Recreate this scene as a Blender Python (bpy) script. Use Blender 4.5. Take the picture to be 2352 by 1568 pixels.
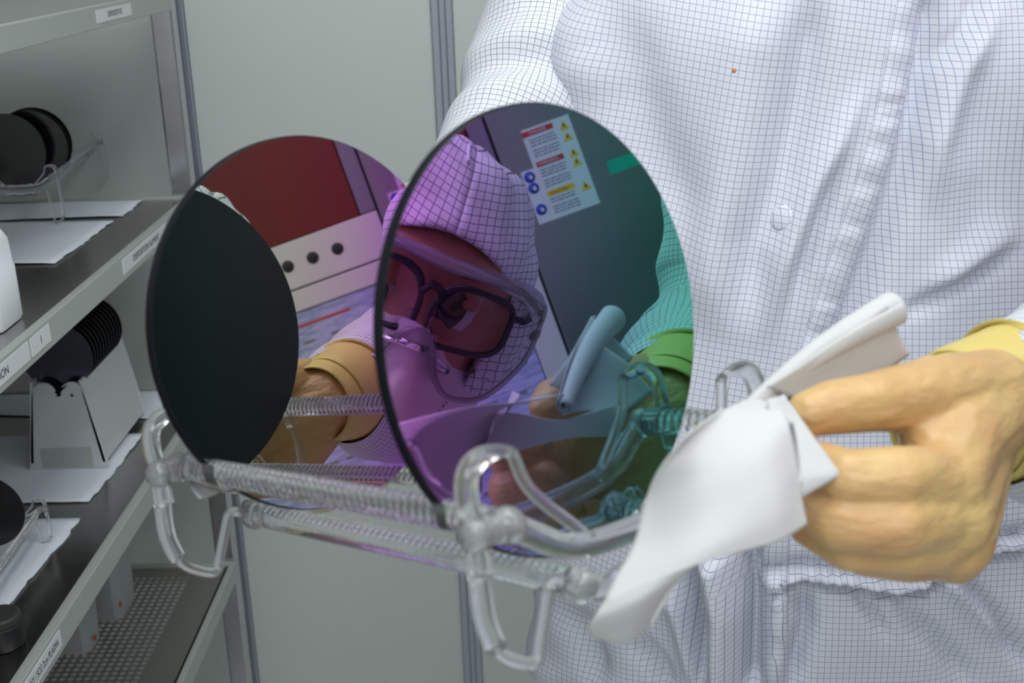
import bpy, bmesh, math, random
import numpy as np
from mathutils import Vector, Matrix
random.seed(7); rng = np.random.RandomState(5)
for o_ in list(bpy.data.objects): bpy.data.objects.remove(o_)
scene = bpy.context.scene
COL = scene.collection
A = np.array
# ------------------------------------------------------------------ camera
FPX = 2859.0
CAM = A([0, 0, 1.5])
_dn = A([279., 8435., 2859.]); _dn /= np.linalg.norm(_dn)
_U = -_dn
_Y = A([14., -969., 2859.]); _Y -= _U * (_Y @ _U); _Y /= np.linalg.norm(_Y)
_X = np.cross(_U, _Y)
if _X[0] < 0: _X = -_X
ROT = np.stack([_X, _Y, _U])
cd = bpy.data.cameras.new('camera'); cam = bpy.data.objects.new('camera', cd); COL.objects.link(cam)
cd.sensor_width = 36; cd.lens = 36 * FPX / 2352; cd.clip_start = .02; cd.clip_end = 50
M = Matrix([list(r) + [0] for r in np.stack([ROT[:, 0], -ROT[:, 1], -ROT[:, 2]], 1)] + [[0, 0, 0, 1]])
M.translation = Vector(CAM); cam.matrix_world = M
cd.dof.use_dof = True; cd.dof.focus_distance = 1.05; cd.dof.aperture_fstop = 11.0
scene.camera = cam
# ------------------------------------------------------------------ world, exposure, big lights
w = bpy.data.worlds.new('room_air'); scene.world = w; w.use_nodes = True
w.node_tree.nodes['Background'].inputs[0].default_value = (.8, .9, 1, 1)
w.node_tree.nodes['Background'].inputs[1].default_value = .12
scene.view_settings.view_transform = 'Standard'
try: scene.view_settings.look = 'None'
except Exception: pass
scene.view_settings.gamma = 1; scene.view_settings.use_curve_mapping = False
scene.view_settings.exposure = -1.05
CEIL = 2.6
LIGHTS = [(.02, .66), (.85, .66), (.02, -.85), (.85, -.85)]
for lx, ly in LIGHTS:
    ld = bpy.data.lights.new('ceiling_lamp', 'AREA'); ld.shape = 'RECTANGLE'; ld.size = .55; ld.size_y = 1.15
    ld.energy = (20 if lx < .5 else 12) if ly > 0 else (23 if lx < .5 else 15); ld.color = (.945, .98, 1)
    lo = bpy.data.objects.new('ceiling_lamp', ld); COL.objects.link(lo); lo.location = (lx, ly, CEIL - .03)

# ------------------------------------------------------------------ helpers
def nv(v): v = A(v, float); return v / np.linalg.norm(v)
def at(px, py, d): return CAM + ROT @ (A([px - 1176., py - 784., FPX]) / FPX * d)
def ray(px, py): return nv(ROT @ A([px - 1176., py - 784., FPX]))
def on_z(px, py, z): r = ray(px, py); return CAM + r * ((z - CAM[2]) / r[2])
def on_x(px, py, x): r = ray(px, py); return CAM + r * ((x - CAM[0]) / r[0])
def on_y(px, py, y): r = ray(px, py); return CAM + r * ((y - CAM[1]) / r[1])
def proj(P):
    q = (A(P) - CAM) @ ROT
    return np.stack([1176 + FPX * q[..., 0] / q[..., 2], 784 + FPX * q[..., 1] / q[..., 2]], -1)

def mesh_obj(name, verts, faces, material, parent=None, smooth=True, uvs=None, kind=None):
    me = bpy.data.meshes.new(name)
    me.from_pydata([tuple(map(float, p)) for p in verts], [], faces)
    if uvs is not None:
        ul = me.uv_layers.new(name='UVMap')
        li = np.empty(len(me.loops), dtype=np.int32); me.loops.foreach_get('vertex_index', li)
        ul.data.foreach_set('uv', A(uvs, dtype=np.float32)[li].ravel())
    if smooth: me.polygons.foreach_set('use_smooth', [True] * len(me.polygons))
    me.materials.append(material); me.update()
    o = bpy.data.objects.new(name, me); COL.objects.link(o)
    if parent is not None: o.parent = parent
    if kind: o['kind'] = kind
    return o
def empty(name, loc, label=None, cat=None, group=None):
    o = bpy.data.objects.new(name, None); COL.objects.link(o); o.location = loc; o.empty_display_size = .05
    tag(o, label, cat, group); return o
def tag(o, label=None, cat=None, group=None, kind=None):
    if label: o['label'] = label
    if cat: o['category'] = cat
    if group: o['group'] = group
    if kind: o['kind'] = kind
    return o
def adopt(parent, *kids):
    """parent children whose verts are in world coordinates"""
    bpy.context.view_layer.update()
    for k in kids:
        k.parent = parent; k.matrix_parent_inverse = parent.matrix_world.inverted()
class MB:
    def __init__(s): s.v = []; s.f = []; s.uv = []
    def add(s, verts, faces, uvs=None):
        b = len(s.v); s.v += [tuple(p) for p in verts]; s.f += [tuple(i + b for i in f) for f in faces]
        s.uv += [tuple(q) for q in uvs] if uvs is not None else [(0, 0)] * len(verts)
        return s
    def box(s, lo, hi):
        x0, y0, z0 = lo; x1, y1, z1 = hi
        return s.add([(x0,y0,z0),(x1,y0,z0),(x1,y1,z0),(x0,y1,z0),(x0,y0,z1),(x1,y0,z1),(x1,y1,z1),(x0,y1,z1)],
                     [(0,3,2,1),(4,5,6,7),(0,1,5,4),(1,2,6,5),(2,3,7,6),(3,0,4,7)])
    def obox(s, c, ax, ay, az):
        c, ax, ay, az = map(A, (c, ax, ay, az)); P = []
        for k in (-1, 1):
            for i, j in ((-1,-1),(1,-1),(1,1),(-1,1)): P.append(c + i*ax + j*ay + k*az)
        return s.add(P, [(0,3,2,1),(4,5,6,7),(0,1,5,4),(1,2,6,5),(2,3,7,6),(3,0,4,7)])
    def tube(s, pts, r, n=12, cap=True, flat=None, up=None):
        pts = [A(p, float) for p in pts]; m = len(pts)
        rr = [r] * m if np.isscalar(r) else list(r)
        T = [nv(pts[min(i+1, m-1)] - pts[max(i-1, 0)]) for i in range(m)]
        h = A(up, float) if up is not None else (A([0,0,1.]) if abs(T[0][2]) < .9 else A([1.,0,0]))
        V = []; U = []; L = 0
        for i in range(m):
            if i: L += np.linalg.norm(pts[i] - pts[i-1])
            a = nv(h - T[i] * (h @ T[i])); b = np.cross(T[i], a); h = a
            for k in range(n):
                t = 2 * math.pi * k / n; fa = 1 if flat is None else flat
                V.append(pts[i] + rr[i] * (math.cos(t) * a + fa * math.sin(t) * b)); U.append((t * rr[i], L))
        F = [(i*n+k, i*n+(k+1) % n, (i+1)*n+(k+1) % n, (i+1)*n+k) for i in range(m-1) for k in range(n)]
        if cap: F += [tuple(range(n-1, -1, -1)), tuple((m-1)*n+k for k in range(n))]
        return s.add(V, F, U)
    def lathe(s, c, axis, prof, n=48, up=(0,0,1)):
        """prof: (radius, height along axis); closed at ends when radius is 0"""
        c = A(c, float); ax = nv(axis); h = A(up, float)
        if abs(h @ ax) > .95: h = A([1., 0, 0])
        a = nv(h - ax * (h @ ax)); b = np.cross(ax, a); V = []; F = []; ring = []
        for r, z in prof:
            if r < 1e-7: ring.append([len(V)]); V.append(c + ax * z)
            else:
                ring.append(list(range(len(V), len(V) + n)))
                V += [c + ax*z + r*(math.cos(2*math.pi*k/n)*a + math.sin(2*math.pi*k/n)*b) for k in range(n)]
        for p, q in zip(ring[:-1], ring[1:]):
            for k in range(n):
                k2 = (k+1) % n
                if len(p) == 1 and len(q) == 1: continue
                if len(p) == 1: F.append((p[0], q[k2], q[k]))
                elif len(q) == 1: F.append((p[k], p[k2], q[0]))
                else: F.append((p[k], p[k2], q[k2], q[k]))
        return s.add(V, F)
    def grid(s, P, uv=None, close=False):
        P = A(P); a, b = P.shape[:2]
        F = [(i*b+j, i*b+(j+1) % b, (i+1)*b+(j+1) % b, (i+1)*b+j) for i in range(a-1) for j in range(b if close else b-1)]
        return s.add(P.reshape(-1, 3), F, None if uv is None else A(uv).reshape(-1, 2))
    def ball(s, c, r, n=14, m=8, M3=None):
        V = []; F = []
        M3 = np.eye(3) if M3 is None else M3
        r = A([r]*3) if np.isscalar(r) else A(r)
        P = [[0, 0, 1.]] + [[math.sin(math.pi*i/m)*math.cos(2*math.pi*k/n), math.sin(math.pi*i/m)*math.sin(2*math.pi*k/n), math.cos(math.pi*i/m)] for i in range(1, m) for k in range(n)] + [[0, 0, -1.]]
        V = [A(c) + M3 @ (A(p) * r) for p in P]
        F = [(0, 1+k, 1+(k+1) % n) for k in range(n)]
        for i in range(m-2):
            F += [(1+i*n+k, 1+(i+1)*n+k, 1+(i+1)*n+(k+1) % n, 1+i*n+(k+1) % n) for k in range(n)]
        e = len(V)-1; F += [(e, 1+(m-2)*n+(k+1) % n, 1+(m-2)*n+k) for k in range(n)]
        return s.add(V, F)
    def chain(s, pts, rad, n=14, sub=4):
        """tapered capsules"""
        pts = [A(p, float) for p in pts]
        for i in range(len(pts)-1):
            for k in range(sub + 1):
                pass
            d = nv(pts[i+1]-pts[i]); s.tube([pts[i], pts[i+1]], [rad[i], rad[i+1]], n=n)
        for p, r in zip(pts, rad): s.ball(p, r, n=n)
        return s
    def build(s, name, material, parent=None, smooth=True, kind=None):
        return mesh_obj(name, s.v, s.f, material, parent, smooth, s.uv, kind)
def spline(pts, n):
    pts = A(pts, float); m = len(pts); out = []
    e = np.vstack([2*pts[0]-pts[1], pts, 2*pts[-1]-pts[-2]])
    for i in range(n):
        t = i/(n-1)*(m-1); k = min(int(t), m-2); f = t-k
        p0, p1, p2, p3 = e[k], e[k+1], e[k+2], e[k+3]
        out.append(.5*((2*p1)+(p2-p0)*f+(2*p0-5*p1+4*p2-p3)*f*f+(3*p1-p0-3*p2+p3)*f**3))
    return A(out)
def autosharp(o, ang=35):
    bm = bmesh.new(); bm.from_mesh(o.data); bmesh.ops.recalc_face_normals(bm, faces=bm.faces)
    for e in bm.edges:
        if len(e.link_faces) == 2 and e.calc_face_angle(0) > math.radians(ang): e.smooth = False
    bm.to_mesh(o.data); bm.free(); return o
def bevel(o, w=.002, seg=2):
    m = o.modifiers.new('bevel', 'BEVEL'); m.width = w; m.segments = seg; m.limit_method = 'ANGLE'; return o
def text_mesh(name, body, size, mat_, origin, xd, yd, parent=None, align='CENTER', ext=.0002):
    cu = bpy.data.curves.new(name, 'FONT'); cu.body = body; cu.size = size; cu.align_x = align; cu.align_y = 'CENTER'
    to = bpy.data.objects.new(name, cu); COL.objects.link(to)
    dg = bpy.context.evaluated_depsgraph_get(); me = bpy.data.meshes.new_from_object(to.evaluated_get(dg))
    bpy.data.objects.remove(to); me.materials.clear(); me.materials.append(mat_); me.name = name
    o = bpy.data.objects.new(name, me); COL.objects.link(o)
    xd = nv(xd); yd = nv(yd); zd = np.cross(xd, yd)
    R4 = Matrix([[xd[i], yd[i], zd[i], origin[i]] for i in range(3)] + [[0, 0, 0, 1]])
    me.transform(R4)
    if parent is not None: adopt(parent, o)
    return o

# ------------------------------------------------------------------ materials
def mat(name, col, rough=.5, metal=0, **kw):
    m = bpy.data.materials.new(name); m.use_nodes = True; b = m.node_tree.nodes['Principled BSDF']
    b.inputs['Base Color'].default_value = (*col, 1); b.inputs['Roughness'].default_value = rough
    b.inputs['Metallic'].default_value = metal
    for k, v in kw.items(): b.inputs[k.replace('_', ' ')].default_value = v
    return m
def nodes(m): return m.node_tree.nodes, m.node_tree.links, m.node_tree.nodes['Principled BSDF']
def noise_bump(m, scale, strength, dist=.001, coord='Object', stretch=None, detail=3):
    n, l, b = nodes(m)
    tc = n.new('ShaderNodeTexCoord'); nz = n.new('ShaderNodeTexNoise'); bp = n.new('ShaderNodeBump')
    nz.inputs['Scale'].default_value = scale; nz.inputs['Detail'].default_value = detail
    bp.inputs['Strength'].default_value = strength; bp.inputs['Distance'].default_value = dist
    src = tc.outputs[coord]
    if stretch:
        mp = n.new('ShaderNodeMapping'); mp.inputs['Scale'].default_value = stretch; l.new(src, mp.inputs[0]); src = mp.outputs[0]
    l.new(src, nz.inputs['Vector']); l.new(nz.outputs[0], bp.inputs['Height']); l.new(bp.outputs[0], b.inputs['Normal'])
    return nz
def noise_col(m, scale, c1, c2, lo=.35, hi=.65, coord='Object', stretch=None, detail=4):
    n, l, b = nodes(m)
    tc = n.new('ShaderNodeTexCoord'); nz = n.new('ShaderNodeTexNoise'); cr = n.new('ShaderNodeValToRGB')
    nz.inputs['Scale'].default_value = scale; nz.inputs['Detail'].default_value = detail
    src = tc.outputs[coord]
    if stretch:
        mp = n.new('ShaderNodeMapping'); mp.inputs['Scale'].default_value = stretch; l.new(src, mp.inputs[0]); src = mp.outputs[0]
    l.new(src, nz.inputs['Vector']); l.new(nz.outputs[0], cr.inputs[0])
    cr.color_ramp.elements[0].position = lo; cr.color_ramp.elements[0].color = (*c1, 1)
    cr.color_ramp.elements[1].position = hi; cr.color_ramp.elements[1].color = (*c2, 1)
    l.new(cr.outputs[0], b.inputs['Base Color']); return cr
def grid_mat(name, base, line, pitch=.005, width=.1, rough=.75):
    """woven garment fabric with a fine conductive thread grid (UV in metres)"""
    m = mat(name, base, rough); n, l, b = nodes(m)
    uv = n.new('ShaderNodeTexCoord'); sp = n.new('ShaderNodeSeparateXYZ'); l.new(uv.outputs['UV'], sp.inputs[0])
    masks = []
    for ax in (0, 1):
        d = n.new('ShaderNodeMath'); d.operation = 'DIVIDE'; d.inputs[1].default_value = pitch; l.new(sp.outputs[ax], d.inputs[0])
        pp = n.new('ShaderNodeMath'); pp.operation = 'PINGPONG'; pp.inputs[1].default_value = .5; l.new(d.outputs[0], pp.inputs[0])
        mr = n.new('ShaderNodeMapRange'); mr.inputs['From Min'].default_value = width * .35; mr.inputs['From Max'].default_value = width * .65
        mr.inputs['To Min'].default_value = 1; mr.inputs['To Max'].default_value = 0; l.new(pp.outputs[0], mr.inputs[0]); masks.append(mr)
    mx = n.new('ShaderNodeMath'); mx.operation = 'MAXIMUM'; l.new(masks[0].outputs[0], mx.inputs[0]); l.new(masks[1].outputs[0], mx.inputs[1])
    mix = n.new('ShaderNodeMix'); mix.data_type = 'RGBA'
    mix.inputs['A'].default_value = (*base, 1); mix.inputs['B'].default_value = (*line, 1)
    l.new(mx.outputs[0], mix.inputs['Factor']); l.new(mix.outputs['Result'], b.inputs['Base Color'])
    noise_bump(m, 22, .35, .004, 'Object')
    return m
MT = {}
MT['wall'] = mat('wall_panel_paint', (.62, .66, .635), .45); noise_col(MT['wall'], 2, (.60, .645, .62), (.64, .675, .65))
MT['alu'] = mat('aluminium_profile', (.42, .45, .52), .35, .6)
MT['white_paint'] = mat('white_paint', (.84, .86, .85), .5); noise_bump(MT['white_paint'], 60, .05)
MT['floor'] = mat('vinyl_floor', (.62, .64, .62), .35); noise_col(MT['floor'], 40, (.70, .72, .71), (.80, .82, .80))
MT['ceil'] = mat('ceiling_tile', (.8, .82, .82), .6); noise_bump(MT['ceil'], 90, .1)
MT['steel'] = mat('brushed_stainless', (.34, .34, .335), .26, 1); noise_bump(MT['steel'], 300, .05, .0005, 'Object', (1, .03, 1))
MT['steel_pol'] = mat('polished_stainless', (.55, .55, .58), .16, 1); noise_bump(MT['steel_pol'], 5, .25, .004)
MT['steel_deck'] = mat('shelf_stainless', (.46, .45, .43), .24, 1); noise_bump(MT['steel_deck'], 6, .25, .003)
MT['steel_perf'] = mat('perforated_stainless', (.40, .385, .35), .42, .85); noise_bump(MT['steel_perf'], 150, .1)
MT['fascia'] = mat('fascia_grey', (.44, .47, .44), .45, .15); noise_bump(MT['fascia'], 200, .05)
MT['paper'] = mat('cleanroom_paper', (.74, .79, .86), .85); noise_bump(MT['paper'], 14, .3, .004)
MT['label'] = mat('label_white', (.72, .74, .74), .5); noise_bump(MT['label'], 50, .05)
MT['ink'] = mat('label_ink', (.06, .06, .07), .6); noise_bump(MT['ink'], 50, .05)
MT['quartz'] = mat('quartz_glass', (.97, .98, .985), .05, 0, IOR=1.42, Transmission_Weight=.94); noise_bump(MT['quartz'], 60, .18, .002)
MT['quartz_frost'] = mat('fused_quartz_joint', (.95, .96, .97), .16, 0, IOR=1.46, Transmission_Weight=.85); noise_bump(MT['quartz_frost'], 160, .5, .002)
MT['wafer_back'] = mat('etched_silicon_back', (.014, .024, .034), .38, 0, IOR=1.6); noise_bump(MT['wafer_back'], 900, .05, .0002)
MT['wafer_rim'] = mat('wafer_edge', (.005, .006, .010), .45, 0, IOR=1.25); noise_bump(MT['wafer_rim'], 400, .05, .0002)
MT['pp'] = mat('natural_polypropylene', (.74, .77, .79), .45, 0, Transmission_Weight=.25); noise_bump(MT['pp'], 30, .05)
MT['pp_clear'] = mat('translucent_polypropylene', (.74, .77, .77), .4, 0, Transmission_Weight=.55, IOR=1.2); noise_bump(MT['pp_clear'], 30, .08)
MT['black'] = mat('black_wafer', (.006, .006, .008), .2, 0, IOR=1.7); noise_bump(MT['black'], 300, .03)
MT['black_side'] = mat('black_wafer_edge', (.006, .006, .008), .5); noise_bump(MT['black_side'], 300, .1)
MT['mirror_small'] = mat('mirror_wafer', (.13, .14, .18), .06, 1); noise_bump(MT['mirror_small'], 4, .02)
MT['red_dot'] = mat('red_sticker', (.75, .03, .01), .5); noise_bump(MT['red_dot'], 90, .05)
MT['wipe'] = mat('nonwoven_wipe', (.60, .60, .597), .9, 0); noise_bump(MT['wipe'], 700, .25, .0006)
MT['glove'] = mat('latex_glove', (.62, .37, .155), .42, 0, Subsurface_Weight=.12, Subsurface_Radius=(.01, .005, .002), Subsurface_Scale=.5)
noise_col(MT['glove'], 22, (.58, .31, .14), (.66, .46, .19), .3, .7)
noise_bump(MT['glove'], 34, .7, .006, 'Object', (1, 1, 2.4))
MT['cuff'] = mat('latex_cuff', (.70, .56, .16), .45, 0); noise_bump(MT['cuff'], 40, .5, .004)
MT['coverall'] = grid_mat('coverall_fabric', (.70, .715, .79), (.33, .36, .50), .005, .10)
MT['sleeve'] = grid_mat('sleeve_fabric', (.71, .735, .78), (.22, .24, .31), .005, .10)
MT['hood'] = grid_mat('hood_fabric', (.74, .75, .78), (.14, .13, .17), .005, .10)
MT['skin'] = mat('skin', (.50, .235, .15), .5, 0, Subsurface_Weight=.1, Subsurface_Scale=.3); noise_bump(MT['skin'], 120, .15, .001)
MT['hair'] = mat('eyebrow_hair', (.02, .013, .01), .7); noise_bump(MT['hair'], 500, .4)
MT['eye_white'] = mat('eye_white', (.62, .58, .56), .2); noise_bump(MT['eye_white'], 50, .02)
MT['iris'] = mat('iris_dark', (.02, .018, .02), .1); noise_bump(MT['iris'], 50, .02)
MT['mask'] = mat('face_mask', (.76, .72, .74), .8); noise_bump(MT['mask'], 26, .5, .006)
MT['frame'] = mat('glasses_frame', (.02, .018, .03), .3); noise_bump(MT['frame'], 90, .03)
MT['lens'] = mat('spectacle_lens', (.97, .97, .98), .0, 0, IOR=1.12, Transmission_Weight=1); noise_bump(MT['lens'], 3, .01)
MT['goggle'] = mat('goggle_plastic', (.86, .85, .90), .06, 0, IOR=1.3, Transmission_Weight=.9); noise_bump(MT['goggle'], 60, .15)
MT['metal_clip'] = mat('nose_clip', (.75, .75, .78), .15, 1); noise_bump(MT['metal_clip'], 90, .05)
MT['mach_white'] = mat('tool_panel_white', (.66, .63, .62), .4); noise_bump(MT['mach_white'], 90, .04)
MT['mach_red'] = mat('tool_panel_red', (.15, .005, .007), .4); noise_bump(MT['mach_red'], 90, .03)
MT['mach_grey'] = mat('tool_panel_grey', (.20, .19, .23), .45); noise_bump(MT['mach_grey'], 90, .03)
MT['mach_dark'] = mat('tool_gap', (.03, .03, .03), .6); noise_bump(MT['mach_dark'], 90, .03)
MT['hole'] = mat('plug_black', (.008, .008, .01), .5); noise_bump(MT['hole'], 90, .03)
MT['warn_red'] = mat('label_red', (.55, .035, .02), .5); noise_bump(MT['warn_red'], 90, .03)
MT['warn_yel'] = mat('label_yellow', (.85, .55, .01), .5); noise_bump(MT['warn_yel'], 90, .03)
MT['warn_blue'] = mat('label_blue', (.03, .06, .42), .5); noise_bump(MT['warn_blue'], 90, .03)
MT['label_txt'] = mat('label_grey_text', (.22, .22, .24), .6); noise_bump(MT['label_txt'], 90, .03)
MT['tape'] = mat('green_tape', (.02, .42, .30), .5); noise_bump(MT['tape'], 90, .05)
MT['stain'] = mat('rust_spot', (.62, .22, .08), .8); noise_bump(MT['stain'], 900, .1)
MT['fabric_plain'] = mat('plain_coverall_fabric', (.66, .69, .75), .8); noise_bump(MT['fabric_plain'], 200, .2)
MT['thread'] = mat('seam_thread', (.80, .83, .88), .8); noise_bump(MT['thread'], 400, .4)
MT['lamp'] = mat('lamp_diffuser', (.9, .9, .9), .5, 0, Emission_Color=(.93, .98, 1, 1), Emission_Strength=3.0)
MT['bottle'] = mat('white_plastic_bottle', (.80, .83, .87), .4); noise_bump(MT['bottle'], 20, .03)
MT['shoe'] = mat('overshoe', (.7, .72, .76), .8); noise_bump(MT['shoe'], 30, .3)
def screen_mat():
    m = mat('display', (.02, .02, .03), .25); n, l, b = nodes(m)
    tc = n.new('ShaderNodeTexCoord'); nz = n.new('ShaderNodeTexNoise'); cr = n.new('ShaderNodeValToRGB')
    mp = n.new('ShaderNodeMapping'); mp.inputs['Scale'].default_value = (1, 9, 55); l.new(tc.outputs['Object'], mp.inputs[0])
    nz.inputs['Scale'].default_value = 3; l.new(mp.outputs[0], nz.inputs[0]); l.new(nz.outputs[0], cr.inputs[0])
    cr.color_ramp.elements[0].position = .35; cr.color_ramp.elements[0].color = (.34, .42, .70, 1)
    cr.color_ramp.elements[1].position = .6; cr.color_ramp.elements[1].color = (.58, .66, .98, 1)
    l.new(cr.outputs[0], b.inputs['Emission Color']); b.inputs['Emission Strength'].default_value = 1.25
    return m
MT['screen'] = screen_mat()
def film_mat(name):
    """oxide-coated silicon: mirror whose interference colour follows the angle of incidence"""
    m = mat(name, (.5, .5, .5), .015, 1); n, l, b = nodes(m)
    g = n.new('ShaderNodeNewGeometry'); d = n.new('ShaderNodeVectorMath'); d.operation = 'DOT_PRODUCT'
    l.new(g.outputs['Normal'], d.inputs[0]); l.new(g.outputs['Incoming'], d.inputs[1])
    ac = n.new('ShaderNodeMath'); ac.operation = 'ARCCOSINE'; l.new(d.outputs['Value'], ac.inputs[0])
    dv = n.new('ShaderNodeMath'); dv.operation = 'DIVIDE'; dv.inputs[1].default_value = math.pi / 2; l.new(ac.outputs[0], dv.inputs[0])
    cr = n.new('ShaderNodeValToRGB'); l.new(dv.outputs[0], cr.inputs[0]); e = cr.color_ramp.elements
    stops = [(0, (.45, .40, .50)), (18, (.50, .42, .25)), (28, (.28, .46, .36)), (32, (.42, .50, .44)), (35.5, (.52, .48, .46)),
             (38, (.55, .38, .54)), (40.5, (.50, .18, .62)), (43.5, (.40, .22, .56)), (46.5, (.31, .31, .52)), (49.5, (.20, .38, .47)),
             (52, (.13, .42, .38)), (55, (.10, .40, .28)), (62, (.42, .45, .20)), (72, (.55, .42, .50)), (90, (.9, .9, .9))]
    while len(e) < len(stops): e.new(.5)
    for el, (a, c_) in zip(sorted(e, key=lambda q: q.position), stops): el.position = a / 90; el.color = (*c_, 1)
    for i, (a, c_) in enumerate(stops): e[i].position = a / 90; e[i].color = (*c_, 1)
    l.new(cr.outputs[0], b.inputs['Base Color']); b.inputs['Specular Tint'].default_value = (.6, .6, .6, 1)
    return m
MT['film'] = film_mat('oxide_film_silicon')

# ================================================================== THE ROOM
XL, XR, YF, YB = -1.08, 2.25, -1.9, 2.10
def S(o): return tag(o, kind='structure')
S(MB().box((XL-.1, YF-.1, -.1), (XR+.1, YB+.1, 0)).build('floor', MT['floor'], smooth=False))
S(MB().box((XL-.1, YF-.1, CEIL), (XR+.1, YB+.1, CEIL+.1)).build('ceiling', MT['ceil'], smooth=False))
S(MB().box((XL-.1, YF, 0), (XL, YB, CEIL)).build('wall_left', MT['white_paint'], smooth=False))
S(MB().box((XR, YF, 0), (XR+.1, YB, CEIL)).build('wall_right', MT['white_paint'], smooth=False))
S(MB().box((XL-.1, YF-.1, 0), (XR+.1, YF, CEIL)).build('wall_front', MT['white_paint'], smooth=False))
wb = S(MB().box((XL-.1, YB+.012, 0), (XR+.1, YB+.1, CEIL)).build('wall_back', MT['alu'], smooth=False))
# panel joints on the back wall, found on its plane
xs1 = on_y(410, 60, YB)[0]; xs2 = on_y(990, 60, YB)[0]; xs2b = on_y(1042, 60, YB)[0]
sw = (xs2b - xs2)
s1 = (on_y(402, 60, YB)[0], on_y(428, 60, YB)[0])
pitch = xs2 - s1[1]
edges = [(XL, s1[0]), (s1[1], xs2), (xs2b, xs2b + pitch), (xs2b + pitch + sw, xs2b + 2*pitch + sw), (xs2b + 2*pitch + 2*sw, XR)]
for a, b in edges:
    p = MB().box((a, YB, 0), (b, YB+.012, CEIL)).build('wall_panel', MT['wall'], smooth=False); adopt(wb, p)
for i, (a, b) in enumerate([(s1[0], s1[1]), (xs2, xs2b), (xs2b+pitch, xs2b+pitch+sw), (xs2b+2*pitch+sw, xs2b+2*pitch+2*sw)]):
    m = MB(); wd = b - a
    m.box((a+.001, YB-.006, 0), (a+wd*.36, YB+.012, CEIL)); m.box((a+wd*.36, YB-.001, 0), (a+wd*.66, YB+.012, CEIL)); m.box((a+wd*.66, YB-.006, 0), (b-.001, YB+.012, CEIL))
    S(bevel(m.build('trim_%d' % (i+1), MT['alu'], smooth=False), .0015))
for i, (lx, ly) in enumerate(LIGHTS):
    t = empty('ceiling_light', (lx, ly, CEIL), ['square-edged ceiling light panel above the shelving near the back wall', 'ceiling light panel above the machine near the back wall',
        'ceiling light panel above the shelving behind the viewer', 'ceiling light panel above the machine behind the viewer'][i], 'light', 'ceiling light panels')
    f = MB()
    for a in ((-.3, -.6, -.26, .6), (.26, -.6, .3, .6), (-.26, -.6, .26, -.57), (-.26, .57, .26, .6)): f.box((a[0], a[1], -.02), (a[2], a[3], 0))
    f.build('frame', MT['white_paint'], t, False); MB().box((-.26, -.57, -.012), (.26, .57, -.002)).build('diffuser', MT['lamp'], t, False)

# ================================================================== WAFERS AND QUARTZ BOAT
WC = A([0.01279669, 0.5225927, 1.32783528]); WN = nv([0.71938913, -0.658904, 0.21982902])
WU = nv([0.67542599, 0.73742778, 0]); WV = np.cross(WN, WU); SP = .1706
WR = WC - SP*WN - .0009*WU + .0083*WV
def bt(u, v, w_): return WC + u*WU + v*WV + w_*WN
def bpx(px, py, w_=None, u=None):
    r = ray(px, py)
    if w_ is not None: t = ((WC + w_*WN - CAM) @ WN) / (r @ WN)
    else: t = ((WC + u*WU - CAM) @ WU) / (r @ WU)
    return CAM + t*r
def mirror_pt(px, py, Lp):
    r = ray(px, py); t = ((WC-CAM) @ WN)/(r @ WN); P_ = CAM+t*r; return P_ + (Lp-t)*(r-2*(r @ WN)*WN)
def make_wafer(name, c, label):
    t = empty(name, c, label, 'wafer', 'mirror wafers in the boat')
    R_ = .1; th = .0062; k = .0007
    f = MB().lathe(c, WN, [(0, 0), (R_-.02, 0), (R_-k, 0)], 128); f.f = [tuple(reversed(q)) for q in f.f]
    fa = f.build('mirror_face', MT['film'])
    ri = MB().lathe(c, WN, [(R_-k, 0), (R_-.0001, -k), (R_+.0002, -2*k), (R_+.0002, -th+k), (R_-k, -th)], 128).build('edge', MT['wafer_rim'])
    ba = MB().lathe(c, WN, [(R_-k, -th), (R_-.02, -th), (0, -th)], 128).build('back_face', MT['wafer_back'])
    for q in (fa, ri, ba): autosharp(q, 40)
    adopt(t, fa, ri, ba)
    return t
make_wafer('silicon_wafer', WC, 'large mirror wafer in front, reflecting the hooded face and the wiping hand')
make_wafer('silicon_wafer', WR, 'large mirror wafer behind, reflecting a red panel and a dark disc')

def rail(m, p0, p1, inward, r=.0058, pitch=.00476, teeth=True, n=14):
    """round quartz rod with saw slots cut in the side facing the wafers"""
    p0, p1 = A(p0), A(p1); T = nv(p1-p0); L = np.linalg.norm(p1-p0); a = nv(A(inward)-T*(A(inward)@T)); b = np.cross(T, a)
    st = [(0, 0)]; s_ = .008
    while teeth and s_ + pitch < L-.006:
        st += [(s_, 0), (s_+.0002, 1), (s_+pitch*.42, 1), (s_+pitch*.42+.0002, 0)]; s_ += pitch
    st.append((L, 0)); P = []
    for q, cut in st:
        row = []
        for k in range(n):
            t = 2*math.pi*(k+.5)/n; x = r*math.cos(t); y = r*math.sin(t)
            if cut: x = min(x, .25*r)
            row.append(p0 + T*q + a*x + b*y)
        P.append(row)
    base = len(m.v); m.grid(P, close=True); e = len(P)-1
    m.f += [tuple(base+k for k in range(n-1, -1, -1)), tuple(base+e*n+k for k in range(n))]
RAILS = [(-.084, -.058), (-.046, -.0955), (.046, -.0955), (.084, -.058)]
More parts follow.
